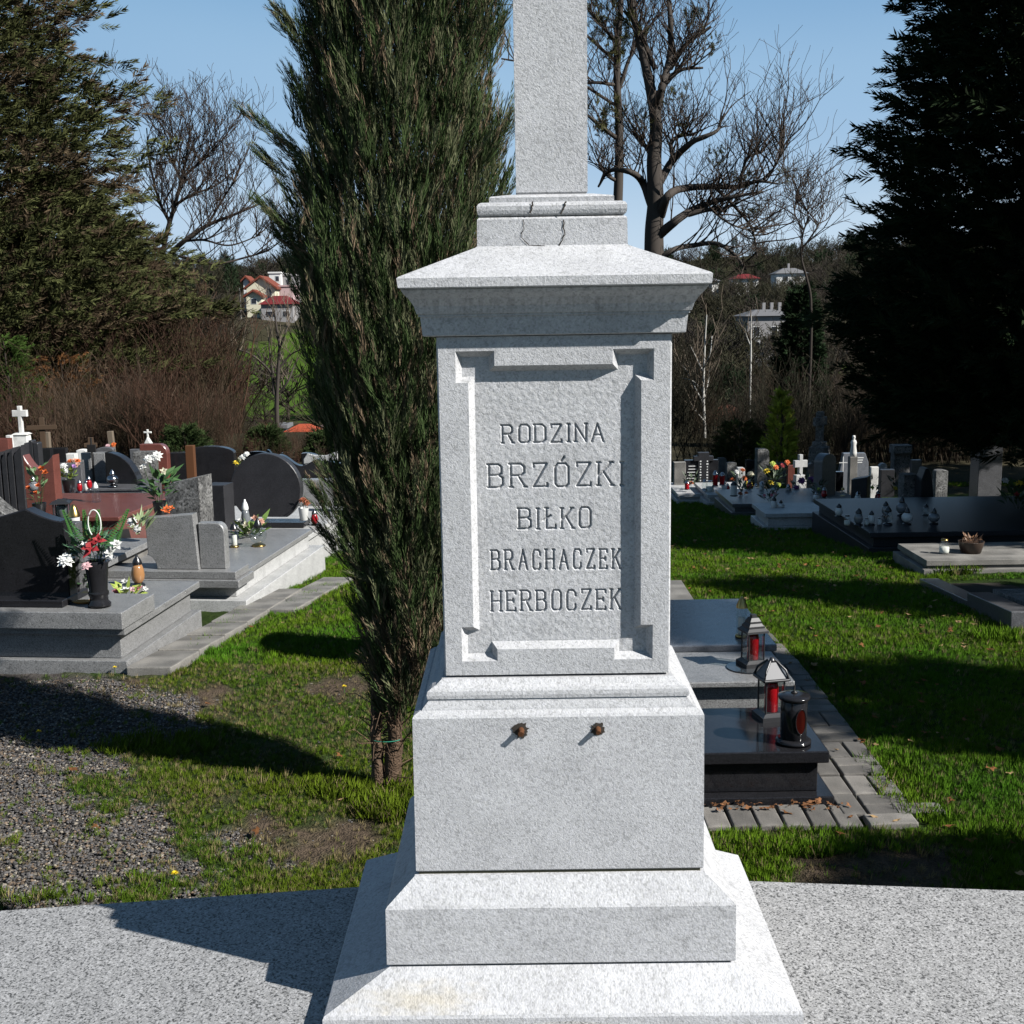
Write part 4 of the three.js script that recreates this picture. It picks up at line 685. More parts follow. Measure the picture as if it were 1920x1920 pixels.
function bouquet(label, p, { h = .2, w = .2, list = [], leaves = 60, leafCol = [.03, .075, .022], leafLen = .06, leafW = .008, pot, potMat = M.blackPlastic, seed = 1, blossomScale = 1, group, name = 'flower_bouquet', cat = 'flowers', up = .6 }) {
  const o = thing(name, label, cat, p, group), q = rand(seed * 31 + 5), y0 = pot ? pot[1] * .9 : 0, st = tubes();
  if (pot) part('pot', lathe([[0, 0], [pot[0] * .75, 0], [pot[0], pot[1]], [pot[0] * .9, pot[1]], [pot[0] * .8, pot[1] * .8], [0, pot[1] * .8]], 18), potMat, o);
  const L = []; for (let i = 0; i < leaves; i++) { const a = q() * 6.283, r = w * .5 * Math.sqrt(q()), y = y0 + h * (.1 + .75 * q()), b = V(Math.cos(a) * r * .7, y, Math.sin(a) * r * .7), l = leafLen * (.6 + .8 * q()); L.push([b, b.clone().add(V(Math.cos(a) * l * (1 - up * .4), l * (up + (q() - .5) * 1.1), Math.sin(a) * l)), leafW * (.7 + .6 * q()), V(q() - .5, 1, q() - .5).normalize()]); }
  if (L.length) part('foliage', kites(L), std(...leafCol, { side: THREE.DoubleSide, roughness: .6 }), o).userData.kind = 'stuff';
  for (const [k, col, r, x, y, z = 0] of list) { const m = part('blossom', bloom[k], petalMat(FL[col]), o, V(x, y0 + y, z)); m.scale.setScalar(r * blossomScale); m.rotation.set(.75 + (q() - .5) * .6, q() * 6, (q() - .5) * .5); tubePath(st, [V(x * .2, y0 * .9, z * .2), V(x * .7, y0 + y * .6, z * .7), V(x, y0 + y, z)], [.0022, .002, .0016], 4); }
  if (st.p.length) part('stems', tubesGeo(st), std(.035, .07, .02), o).userData.kind = 'stuff';
  return o;
}

// ------------------------------------------------------------------ right of the monument: three flat tombs, paving, lanterns
tomb('tomb', 'polished black granite tomb nearest behind the monument, on the right', { x0: -.15, x1: 1.196, d0: 4.412, d1: 4.876, top: -0.058, mat: M.black, slab: .05, over: .035, kerb: .045, kerbOut: .055, group: 'low tombs behind the monument' });
tomb('tomb', 'grey granite tomb behind the black one, carrying a roofed red lantern', { x0: -.12, x1: 1.219, d0: 5.132, d1: 5.526, top: 0.001, mat: M.grey, slab: .028, over: .045, kerb: .05, group: 'low tombs behind the monument' });
tomb('tomb', 'blue-grey polished tomb, farthest of three behind the monument', { x0: -.12, x1: 1.265, d0: 5.642, d1: 6.525, top: 0.022, mat: M.blueGrey, slab: .036, over: .035, kerb: .05, group: 'low tombs behind the monument' });
{ const o = thing('headstone', 'dark headstone hidden behind the monument, throwing a shadow on the grass', 'headstone', V(.0, 0.022, -6.35)); part('slab', slabShape(shape.low(.6, .95), .1).rotateY(PI / 2), M.midDark, o); }
{ const p = onY(1403, 1252, 0.002), o = thing('round_tray', 'thin dark round glass tray on the grey tomb slab under a lantern', 'tray', p); part('plate', new THREE.CylinderGeometry(.1, .1, .004, 40).translate(0, .003, 0), std(.03, .035, .04, { roughness: .06 }), o); }
houseLantern('black box lantern with tiered roof and red candle, on the grey tomb', onY(1411, 1246, 0.007), { h: .25, w: .116, tiers: 3, turn: .25 });
houseLantern('box lantern with silver domed roof and bright red candle, on the black tomb', onY(1445, 1345, -0.058), { h: .265, w: .122, tiers: 0, roof: std(.13, .13, .135, { roughness: .5 }), turn: .2, frame: std(.03, .03, .032, { roughness: .35 }), candle: std(.5, .008, .015, { roughness: .25 }) });
{ // glossy black cylinder lantern with an oval window
  const p = onY(1487, 1392, -0.058), o = thing('grave_lantern', 'glossy black granite cylinder lantern with oval window, at the black tomb corner', 'lantern', p, null, .35); o.scale.setScalar(1.12);
  part('base', lathe([[0, 0], [.062, 0], [.063, .012], [.052, .02], [0, .02]], 32), M.black, o);
  part('body', lathe([[0, .02], [.046, .02], [.047, .16], [0, .16]], 32), M.black, o);
  part('lid', lathe([[0, .16], [.05, .16], [.057, .168], [.056, .178], [.03, .184], [0, .185]], 32), M.black, o);
  part('knob', lathe([[0, .184], [.012, .184], [.011, .189], [.003, .192], [.0035, .212], [0, .213]], 12), M.iron, o);
  const ov = arcPts(0, .092, .021, .046, 0, 2 * PI, 28), win = [], rim = tubes(), R = .0475;
  const wrap = ([x, y], k) => V(Math.sin(x / R) * (R + k), y, Math.cos(x / R) * (R + k)); ov.forEach((p, i) => { const q = ov[(i + 1) % ov.length]; for (const e of [wrap([0, .092], .0008), wrap(p, .0008), wrap(q, .0008)]) win.push(e.x, e.y, e.z); });
  part('window', triGeo(win), std(.03, .004, .003, { roughness: .12 }), o); tubePath(rim, ov.map(p => wrap(p, .001)), t => .0022, 5); part('window_rim', tubesGeo(rim), M.black, o);
}
lantern('clear glass lantern with gold cap on the blue-grey tomb', onY(1390, 1195, 0.022), { kind: 'tube', h: .21, r: .03, glass: M.glass, cap: M.gold, base: M.gold });
{ // block paving round the tombs
  const pav = tag(new THREE.Group(), 'brown concrete block paving strip around the low tombs', 'paving', null, 'structure'); pav.name = 'paving'; scene.add(pav);
  const q = rand(55), mats = [0, 1, 2].map(k => { const m = M.paver.clone(); m.color.setScalar([1, .72, 1.3][k]); return m; }), geoA = blk(-.046, .046, -.06, 0, -.093, .093, .008), geoB = blk(-.093, .093, -.06, 0, -.046, .046, .008);
  const lay = (x, d, g) => { const m = part('paver', g, mats[Math.floor(q() * 3)], pav, V(x, H(x, d) + .018 + q() * .006, -d)); m.rotation.set((q() - .5) * .03, (q() - .5) * .04, (q() - .5) * .03); };
  for (let r = 0; r < 32; r++) { const d = 4.29 + r * .1, x = 1.3 + (d - 4.3) * .02; if (r % 2 === 0) lay(x, d + .05, geoA); const f = (r >> 1) % 2; if (q() < .93) { if (f) { if (r % 2 === 0) { lay(x + .1, d + .05, geoA); lay(x + .2, d + .05, geoA); } } else lay(x + .15, d, geoB); } }
  for (let k = 0; k < 9; k++) lay(.46 + k * .1, 4.245, geoA); for (let k = 0; k < 2; k++) lay(1.42 + .14 * k, 4.2 + .1 * k, geoB);
}
{ const s = part('stone_slab', blk(-.16, .16, -.05, .03, -.45, .45), M.concrete, scene, onGround(1.17, 8.6)); tag(s, 'flat grey concrete slab lying in the lawn just right of the monument', 'paving slab'); }

// ------------------------------------------------------------------ left: near grave group
const TL = -.1;
tomb('tomb', 'wide light grey granite tomb at left edge, nearest on the left', { x0: -3.7, x1: -2.2, d0: 6.36, d1: 7.42, top: -.028, mat: M.grey, slab: .045, over: .05, kerb: .07, kerbOut: .05, turn: TL, group: 'grey granite tombs on the left' });
{ // raised ledge carrying the black headstone
  const o = thing('headstone', 'large black polished headstone seen from behind, at the left edge', 'headstone', V(-2.3, -.026, -6.34), null, TL), L = (x0, x1, y0, y1, d0, d1, r) => blk(x0 + 2.3, x1 + 2.3, y0 + .026, y1 + .026, d0 - 6.34, d1 - 6.34, r);
  part('ledge', L(-3.72, -2.14, -.026, .072, 6.27, 6.72), M.grey, o);
  part('foot', L(-3.7, -2.52, .073, .115, 6.36, 6.68), M.black, o);
  const A = W(-40, 960, 6.5), B = W(118, 978, 6.5); const pts = [[-3.7 + 2.3, .1], [B.x + 2.3, .1], [B.x + 2.3, B.y + .026], ...Array.from({ length: 9 }, (_, i) => { const t = (i + 1) / 9; const px = lerp(118, 42, t), py = 978 - 23 * Math.pow(t, 1.6), p = W(px, py, 6.5); return [p.x + 2.3, p.y + .026]; }), [W(-60, 985, 6.5).x + 2.3, W(-60, 985, 6.5).y + .026], [-3.7 + 2.3, .45]];
  part('slab', slabShape(pts, .1).translate(0, .0, -.17), M.black, o);
  part('side_post', L(W(110, 980, 6.72).x, W(139, 980, 6.72).x, .072, W(125, 978, 6.72).y, 6.64, 6.72), M.midDark, o);
}
{ const p = onY(187, 1137, .072), o = thing('flower_vase', 'tall black granite vase on the ledge of the left grey tomb', 'vase', p);
  part('body', lathe([[0, 0], [.062, 0], [.064, .02], [.05, .035], [.05, .06], [.056, .07], [.056, .085], [.05, .095], [.054, .14], [.06, .2], [.063, .25], [.055, .262], [.04, .262], [.04, .2], [0, .2]], 28), M.black, o);
  const b = p.clone().add(V(0, .25, 0));
  const f = bouquet('mixed artificial bouquet in the tall black vase, red poinsettia in the middle', b, { h: .2, w: .24, leaves: 110, leafCol: [.05, .12, .06], leafLen: .085, leafW: .011, seed: 3, up: .5, list: [['star', 'red', .075, .02, .1, .1], ['star', 'red', .05, .05, .14, .08], ['ball', 'white', .06, -.13, .03, .09], ['open', 'white', .05, .1, .06, .05], ['open', 'white', .045, -.04, .1, .06], ['open', 'white', .05, .13, .1, .03], ['ball', 'paleP', .035, -.02, .0, .1]] });
  const fern = []; for (const [bx, lean] of [[-.08, -.35], [.02, .1], [-.02, -.1], [.1, .5]]) for (let k = 0; k < 16; k++) { const t = k / 16, c = V(bx + lean * t * .22, .1 + t * .2, .02); for (const s of [-1, 1]) fern.push([c, c.clone().add(V(s * .045 * (1.1 - t), .02, 0)), .006, V(0, .2, 1)]); } part('fern_fronds', kites(fern), std(.06, .17, .04, { side: THREE.DoubleSide }), f);
  const loop = tubes(); tubePath(loop, arcPts(.02, .23, .035, .075, -1.2, PI * 1.35, 20).map(([x, y]) => V(x, y, .04)), t => .004, 5); part('white_ribbon', tubesGeo(loop), petalMat(FL.white), f); }
bouquet('pink rose and green leaves lying beside the black vase', onY(150, 1112, .072), { h: .13, w: .18, leaves: 40, leafLen: .08, leafW: .016, seed: 5, list: [['rose', 'pink', .05, -.05, .15, .02], ['rose', 'paleP', .035, .02, .06, .06]] });
bouquet('pale pink flower spray lying right of the black vase on the slab', onY(240, 1120, -.026), { h: .05, w: .16, leaves: 18, leafCol: [.3, .38, .06], leafLen: .08, leafW: .018, seed: 7, list: [['open', 'pink', .032, -.05, .05, .05], ['open', 'white', .034, 0, .05, .04], ['open', 'paleP', .03, .04, .05, .03], ['open', 'pink', .026, .08, .06, .02], ['open', 'white', .024, .11, .05, 0], ['open', 'white', .03, -.02, .09, -.02]] });
{ const p = onY(154, 1131, .072), o = thing('small_dish', 'small orange-yellow oval dish left of the black vase foot', 'dish', p); part('bowl', lathe([[0, 0], [.03, 0], [.05, .012], [.047, .014], [.03, .006], [0, .006]], 24).scale(1.15, 1, .7), std(.55, .27, .06, { roughness: .4 }), o); }
lantern('amber glass lantern with black cap on the left grey tomb slab', onY(260, 1098, -.028), { h: .2, r: .042, glass: M.amberGlass });
{ // narrow concrete apron beside the left tombs
  const ap = tag(new THREE.Group(), 'grey concrete apron strip along the left tombs', 'path', null, 'structure'); ap.name = 'concrete_path'; scene.add(ap);
  const q = rand(5); for (let k = 0; k < 6; k++) { const d = 6.25 + k * .46 + .22, x = -2.02 + (d - 6.25) * .085; const m = part('slab', blk(-.13, .13, -.08, 0, -.215, .215, .01), M.concrete, ap, onGround(x, d, .045)); m.rotation.set(-.08 + (q() - .5) * .03, TL, (q() - .5) * .03); }
  for (const [x, d] of [[-1.58, 8.9]]) { const m = part('slab', blk(-.13, .13, -.06, 0, -.8, .8, .01), M.concrete, ap, onGround(x, d, .03)); m.rotation.set(-.08, -.13, 0); }
}
// second tomb with the two grey back-turned stones and the globe lantern
tomb('tomb', 'long pale granite tomb with stepped white kerb, behind the left one', { x0: -3.05, x1: -2.02, d0: 8.36, d1: 10.2, top: -.19, mat: M.grey, bodyMat: M.white, slab: .04, over: .03, kerb: .09, kerbOut: .11, turn: TL * 1.2, group: 'grey granite tombs on the left' });
{ const o = thing('stone_ledge', 'grey granite double ledge under the two small grey headstones', 'ledge', V(-2.02, -.19, -8.3), null, TL * 1.2); part('lower_course', blk(-1.05, .06, -.07, -.012, .03, .36), M.grey, o, V(0, 0, .1)); part('upper_course', blk(-1.05, .03, -.011, .045, .06, .34), M.grey, o, V(0, 0, .1)); }
stone('headstone', 'square grey granite headstone back, left of a smaller one', [273, 373, 962], 8.42, 'leftCut', M.grey, { bottom: -.145, t: .09, turn: TL, group: 'small grey headstones' });
stone('headstone', 'smaller grey headstone with rounded corner beside the square one', [374, 424, 979], 8.42, 'roundR', M.grey, { bottom: -.145, t: .09, turn: TL, group: 'small grey headstones' });
lantern('clear glass globe lantern with dark cap on the pale tomb', onY(485, 1024, -.19), { kind: 'globe', h: .235, r: .072, glass: M.glass, base: M.gold });
lantern('small lantern with red candle left of the glass globe lantern', onY(440, 1026, -.19), { kind: 'tube', h: .2, r: .036, glass: M.glass, base: M.gold });
lantern('tall glass lantern with white cap behind the peach flowers', onY(462, 1000, -.19), { kind: 'cap', h: .3, r: .04, glass: M.smoke, cap: M.whitePaint });
bouquet('peach and white rose arrangement behind the globe lantern', onY(470, 1006, -.19), { h: .12, w: .3, leaves: 60, leafCol: [.12, .2, .03], leafLen: .09, leafW: .018, seed: 11, list: [['rose', 'peach', .05, .06, .16, .05], ['rose', 'cream', .05, -.01, .11, .08], ['rose', 'white', .05, -.06, .08, .06], ['rose', 'peach', .045, -.12, .06, .05], ['rose', 'cream', .045, .02, .05, .1], ['ball', 'peach', .04, .1, .13, .02], ['rose', 'white', .045, -.08, .12, 0]] });
// round black stone and neighbours
{ const d = 11.3, A = W(434, 915, d), B = W(568, 915, d), w = B.x - A.x, y0 = W(500, 976, d).y, o = thing('headstone', 'round disc-shaped black headstone, largest in the middle left', 'headstone', V((A.x + B.x) / 2, y0, -d), null, TL); part('disc', slabShape(shape.disc(w, W(500, 853, d).y - y0), .11), M.blackSoft, o); part('foot', blk(-.2, .38, -.05, .0, -.12, .12), M.black, o); }
tomb('tomb', 'white-topped tomb under the round black headstone', { x0: -3.4, x1: -1.95, d0: 10.75, d1: 12.4, top: -.352, mat: M.white, slab: .05, over: .05, kerb: .08, turn: TL * 1.2, group: 'grey granite tombs on the left' });
bouquet('small rusty flower pot with white jar beside the round headstone', W(570, 975, 11.2), { h: .1, w: .14, leaves: 14, seed: 13, pot: [.05, .12], potMat: M.milk, list: [['ball', 'rust', .05, 0, .08, 0], ['ball', 'rust', .045, .04, .06, .03]] });
stone('headstone', 'rough mottled grey stone stele behind the two small headstones', [316, 388, 890], 9.7, 'slant', M.greyRough, { t: .22, turn: -.25 });
stone('headstone', 'narrow black block headstone left of the round disc', [391, 430, 907], 10.3, 'flat', M.blackSoft, { t: .2, turn: -.2 });
stone('headstone', 'plain light grey stele just right of the round disc', [560, 622, 898], 12.6, 'flat', M.grey, { t: .14 });
stone('headstone', 'black wavy-topped headstone with a pale arch motif, left of the disc', [345, 440, 836], 13.4, 'low', M.black, { t: .12 });
stone('headstone', 'black wavy headstone behind the right rim of the disc', [520, 600, 851], 13.8, 'wave', M.black, { t: .12 });
stone('headstone', 'wide black headstone with grey scroll plaque near the juniper', [566, 690, 847], 14.4, 'wave', M.black, { t: .12 });
{ const d = 14.2, a = W(570, 870, d), b = W(633, 852, d), w = b.x - a.x, o = thing('scroll_plaque', 'pale grey scroll-shaped plaque on the wide black headstone', 'plaque', V((a.x + b.x) / 2, a.y, -d)); part('scroll', slabShape([[-w / 2, 0], [-w * .1, .03], [w / 2, .04], [w / 2, .15], [w * .15, .1], [-w * .2, .11], [-w * .38, .13], [-w / 2, .06]], .05), M.white, o); }
{ const d = 12.0, c = W(672, 1000, d), o = thing('stone_cross', 'small weathered white stone cross seen through the juniper twigs', 'cross', V(c.x, H(c.x, d), -d)); part('pedestal', rings(0, [[0, .16, -.14, .14], [.25, .16, -.14, .14], [.28, .12, -.1, .1], [.5, .11, -.1, .1]]), M.whiteStone, o); part('cross', crossGeo(.24, .36, .09).translate(0, .5, 0), M.whiteStone, o); }
// red granite tomb and things on it
tomb('tomb', 'reddish-brown granite tomb with lanterns, in the left middle', { x0: -4.75, x1: -3.38, d0: 9.9, d1: 11.2, top: .0, mat: M.red, slab: .04, over: .03, kerb: .06, turn: TL, deep: .4 });
stone('headstone', 'red granite headstone with dipped top behind orange flowers', [48, 106, 852], 9.6, 'dip', M.red, { t: .12, turn: -.08 });
stone('headstone', 'polished grey slab headstone behind the potted white flowers', [106, 155, 868], 11.6, 'flat', M.midDark, { t: .1 });
stone('headstone', 'left half of a paired grey concrete stele', [155, 174, 848], 12.0, 'flat', M.grey, { t: .12, group: 'paired grey stelae' });
stone('headstone', 'right half of a paired grey concrete stele', [178, 200, 848], 12.0, 'flat', M.grey, { t: .12, group: 'paired grey stelae' });
{ const c = W(177, 912, 11.9), o = thing('iron_cross', 'dark iron cross between the paired grey stelae', 'cross', V(c.x, c.y, -11.9)); part('cross', crossGeo(.09, .5, .02, .22, .12), M.iron, o); }
stone('headstone', 'black quarter-circle headstone with steel edge, left middle', [199, 262, 847], 11.8, 'quarter', M.black, { t: .12, turn: -.15, bottom: W(230, 912, 11.8).y });
tomb('tomb', 'plain blue-grey tomb wall under the quarter-circle headstone', { x0: W(150, 920, 11.5).x, x1: W(270, 920, 11.5).x, d0: 11.45, d1: 12.1, top: W(230, 911, 11.6).y, mat: M.midDark, slab: .03, over: .01, kerb: .05, deep: .5 });
lantern('small red lantern on the white-topped tomb by the disc', onY(590, 985, -.352), { kind: 'cap', h: .16, r: .035, glass: M.redGlass, cap: M.steel });
lantern('silver glass globe lantern before the quarter-circle headstone', W(212, 912, 11.5), { kind: 'globe', h: .17, r: .058, glass: M.steel, cap: M.steel, base: M.steel });
bouquet('white and violet flowers with green leaves in a dark pot', W(130, 923, 10.9), { h: .12, w: .16, leaves: 34, leafCol: [.16, .22, .03], leafLen: .06, leafW: .014, seed: 17, pot: [.06, .12], list: [['ball', 'white', .045, -.02, .14, .03], ['open', 'violet', .04, .07, .13, .02], ['open', 'peach', .035, .1, .15, 0], ['ball', 'white', .03, .01, .1, .05]] });
for (const [px, py, lab, g, c, hh] of [[150, 923, 'red glass lantern with steel cap beside the dark flower pot', M.redGlass, M.steel, .12], [163, 924, 'clear glass lantern with steel cap, second from the dark pot', M.milk, M.steel, .13], [168, 918, 'red lantern half hidden behind the clear one on the red tomb', M.redGlass, M.steel, .13], [136, 924, 'tiny clear glass candle jar in front of the dark flower pot', M.glass, M.glass, .07]]) lantern(lab, W(px, py, 10.8), { kind: 'cap', h: hh, r: .026, glass: g, cap: c, base: c });
lantern('white-capped ribbed glass lantern at the middle of the red tomb', onY(181, 941, .002), { kind: 'ribbed', h: .19, r: .042, glass: M.glass, cap: M.whitePaint });
bouquet('orange marigold stems in a dark pot before the red headstone', W(75, 962, 9.0), { h: .34, w: .16, leaves: 44, leafCol: [.08, .15, .05], leafLen: .06, leafW: .012, seed: 19, pot: [.055, .08], list: [['rose', 'orange', .042, .05, .27, 0], ['rose', 'orange', .04, .075, .24, .02], ['rose', 'orange', .036, -.06, .12, .03], ['rose', 'orange', .036, .02, .14, .04], ['rose', 'orange', .038, .005, .08, .05]] });
{ const p = W(117, 974, 8.6); houseLantern('black-framed square lantern with empty glass, left of the red tomb', p, { h: .19, w: .15, tiers: 1, candle: M.smoke, turn: .2 }); }
lantern('dark glass lantern with shiny cap behind the marigolds', W(64, 925, 9.3), { kind: 'globe', h: .14, r: .04, glass: M.smoke, cap: M.steel });
lantern('brass lantern with frosted glass right of the black side post', onY(144, 1032, .0), { kind: 'tube', h: .34, r: .045, glass: M.milk, cap: M.gold, base: M.gold });
tomb('tomb', 'grey rough-edged tomb slab between the red tomb and small headstones', { x0: -4.2, x1: -3.02, d0: 8.1, d1: 9.2, top: -.07, mat: M.grey, bodyMat: M.concrete, slab: .05, over: .05, kerb: .05, turn: TL, deep: .4 });
bouquet('white lily plant with broad green leaves in a dark pot', W(302, 966, 9.0), { h: .24, w: .3, leaves: 64, leafCol: [.04, .1, .02], leafLen: .13, leafW: .022, seed: 23, pot: [.06, .11], up: .35, list: [['ball', 'white', .05, -.06, .34, .02], ['ball', 'white', .055, .0, .36, .0], ['open', 'white', .04, -.1, .28, .03], ['open', 'cream', .04, .06, .25, .05]] });
bouquet('small bright orange flower on top of the square grey headstone', W(312, 962, 8.6), { h: .03, w: .08, leaves: 4, seed: 29, list: [['star', 'orange', .05, 0, .02, 0], ['star', 'orange', .04, .04, .03, 0]] });
bouquet('white silk flowers with striped fern left of the square grey headstone', W(262, 1002, 8.3), { h: .12, w: .12, leaves: 34, leafCol: [.2, .26, .12], leafLen: .1, leafW: .012, seed: 30, list: [['ball', 'white', .045, -.03, .1, .05], ['ball', 'white', .04, .01, .05, .06]] });
// row of black stelae at the left edge, back rows
for (const [a, b, top, k] of [[-4, 6, 846, 'first and leftmost'], [8, 18, 842, 'second'], [19, 30, 838, 'third'], [31, 47, 833, 'fourth and tallest']]) stone('stele', `${k} slat of the black four-part stele at left edge`, [a, b, top], 10.2, 'slant', M.blackSoft, { t: .16, turn: -.05, group: 'black slat stele, front', cat: 'stele' });
for (const [a, b, top, k] of [[49, 56, 830, 'leftmost'], [57, 64, 825, 'middle'], [65, 75, 829, 'rightmost']]) stone('stele', `${k} of three thin black slats behind the red headstone`, [a, b, top], 13, 'roundR', M.blackSoft, { t: .12, group: 'black slat stele, back', cat: 'stele' });
stone('headstone', 'grey curved shoulder stone behind the large black headstone', [-40, 46, 906], 7.6, 'sweep', M.greyRough, { t: .16, turn: -.1 });
stone('headstone', 'red headstone cut by the left edge below the white cross', [-30, 19, 822], 13.5, 'flat', M.red, { t: .12 });
{ const d = 22, c = W(43, 840, d), o = thing('white_cross_monument', 'bright white stone cross on a stepped pedestal at far left', 'cross', V(c.x, H(c.x, d), -d)), y = W(43, 836, d).y - H(c.x, d), T = W(42, 761, d).y - H(c.x, d); part('steps', rings(0, [[0, .42, -.3, .3], [y - .12, .42, -.3, .3], [y - .1, .3, -.22, .22], [y, .28, -.22, .22]]), M.whiteStone, o); part('pedestal', rings(0, [[y, .13, -.12, .12], [y + .2, .12, -.11, .11], [y + .22, .15, -.13, .13], [y + .25, .1, -.09, .09]]), M.whiteStone, o); part('cross', crossGeo(.27, T - y - .24, .09, .27, .18).translate(0, y + .24, 0), M.whiteStone, o); }
stone('headstone', 'low white stone block beside the white cross steps', [13, 22, 816], 21, 'flat', M.whiteStone, { t: .12 });
for (const [px, top, arm, hw, lab] of [[82, 783, 801, 27, 'dark wooden cross leaning behind the black slats'], [171, 820, 834, 12, 'slim grey wooden cross behind the paired stelae']]) { const d = 18, c = W(px, 840, d), y = H(c.x, d), T = W(px, top, d).y - y, a = W(px, arm, d).y - y, w = hw * d / FPX, o = thing('wooden_cross', lab, 'cross', V(c.x, y, -d), 'wooden crosses', .2); part('upright', blk(-.04, .04, -.1, T, -.03, .03), M.wood, o); part('crossbar', blk(-w, w, a - .035, a + .035, -.055, -.031), M.wood, o); }
for (const [px, top, d, lab] of [[91, 810, 20, 'pale wooden post beside the dark wooden cross'], [216, 808, 20, 'pale slanting post behind the quarter-circle headstone'], [357, 835, 12.6, 'rusty brown post before the black wavy headstone']]) { const c = W(px, 850, d), y = H(c.x, d); const m = tag(part(numbered('wooden_post'), blk(-.045, .045, -.1, W(px, top, d).y - y, -.045, .045), d < 15 ? M.rust : M.twigPale, scene, V(c.x, y, -d)), lab, 'post', 'wooden posts'); m.rotation.z = px === 216 ? .05 : 0; }
{ const d = 20, c = W(279, 845, d), y = H(c.x, d), e = W(279, 823, d).y - y, T = W(279, 805, d).y - y, o = thing('white_shrine_stone', 'small white gabled tombstone topped by a cross', 'headstone', V(c.x, y, -d)); part('body', slabShape(shape.peak(.17, e + .03), .12), M.whiteStone, o); part('cross', crossGeo(.13, T - e - .02, .04, .35).translate(0, e + .02, 0), M.whiteStone, o); }
stone('headstone', 'reddish headstone with rounded shoulder left of the brown post', [264, 315, 832], 13, 'roundR', M.red, { t: .12 });
stone('headstone', 'grey stele in front of the reddish shoulder headstone', [252, 292, 846], 12.4, 'flat', M.greyRough, { t: .14 });
stone('headstone', 'plain black headstone between reddish stone and brown post', [300, 362, 848], 13.2, 'flat', M.black, { t: .12 });
stone('headstone', 'white stone tablet above the grey polished slab', [126, 143, 850], 14, 'flat', M.whiteStone, { t: .1 });
stone('headstone', 'rounded white tablet next to the paired grey stelae', [145, 163, 842], 14.2, 'low', M.whiteStone, { t: .1 });
stone('headstone', 'black headstone below the dark wooden cross', [78, 97, 840], 15, 'flat', M.black, { t: .1 });
stone('headstone', 'square black headstone right of the wooden cross foot', [100, 125, 839], 15.2, 'flat', M.black, { t: .1 });
stone('headstone', 'dark curved headstone far behind the paired stelae', [182, 214, 838], 16, 'low', M.midDark, { t: .1 });
stone('headstone', 'dark stone left of the white gabled tombstone', [245, 262, 842], 15, 'flat', M.midDark, { t: .1 });
stone('headstone', 'distant black headstone peeping above the disc, left', [455, 505, 846], 16.5, 'low', M.black, { t: .1 });
stone('headstone', 'distant black headstone behind the disc, right', [500, 530, 842], 17.5, 'wave', M.black, { t: .1 });
bouquet('orange and pink flowers on the grey polished slab top', W(140, 870, 12.2), { h: .04, w: .14, leaves: 6, seed: 33, list: [['ball', 'orange', .05, -.04, .02], ['ball', 'orange', .05, .03, .02], ['ball', 'peach', .045, .0, .03]] });
bouquet('red and pink blooms beside the slanting post', W(207, 844, 16.2), { h: .05, w: .14, leaves: 8, seed: 34, list: [['ball', 'paleP', .05, -.03, .05], ['ball', 'orange', .05, .05, .07]] });
bouquet('white and yellow flowers left of the round disc', W(452, 878, 12.6), { h: .12, w: .2, leaves: 20, leafCol: [.16, .2, .03], seed: 35, list: [['ball', 'white', .045, .03, .12], ['ball', 'white', .04, .07, .15], ['ball', 'yellow', .04, -.05, .06], ['ball', 'cream', .04, .0, .1]] });

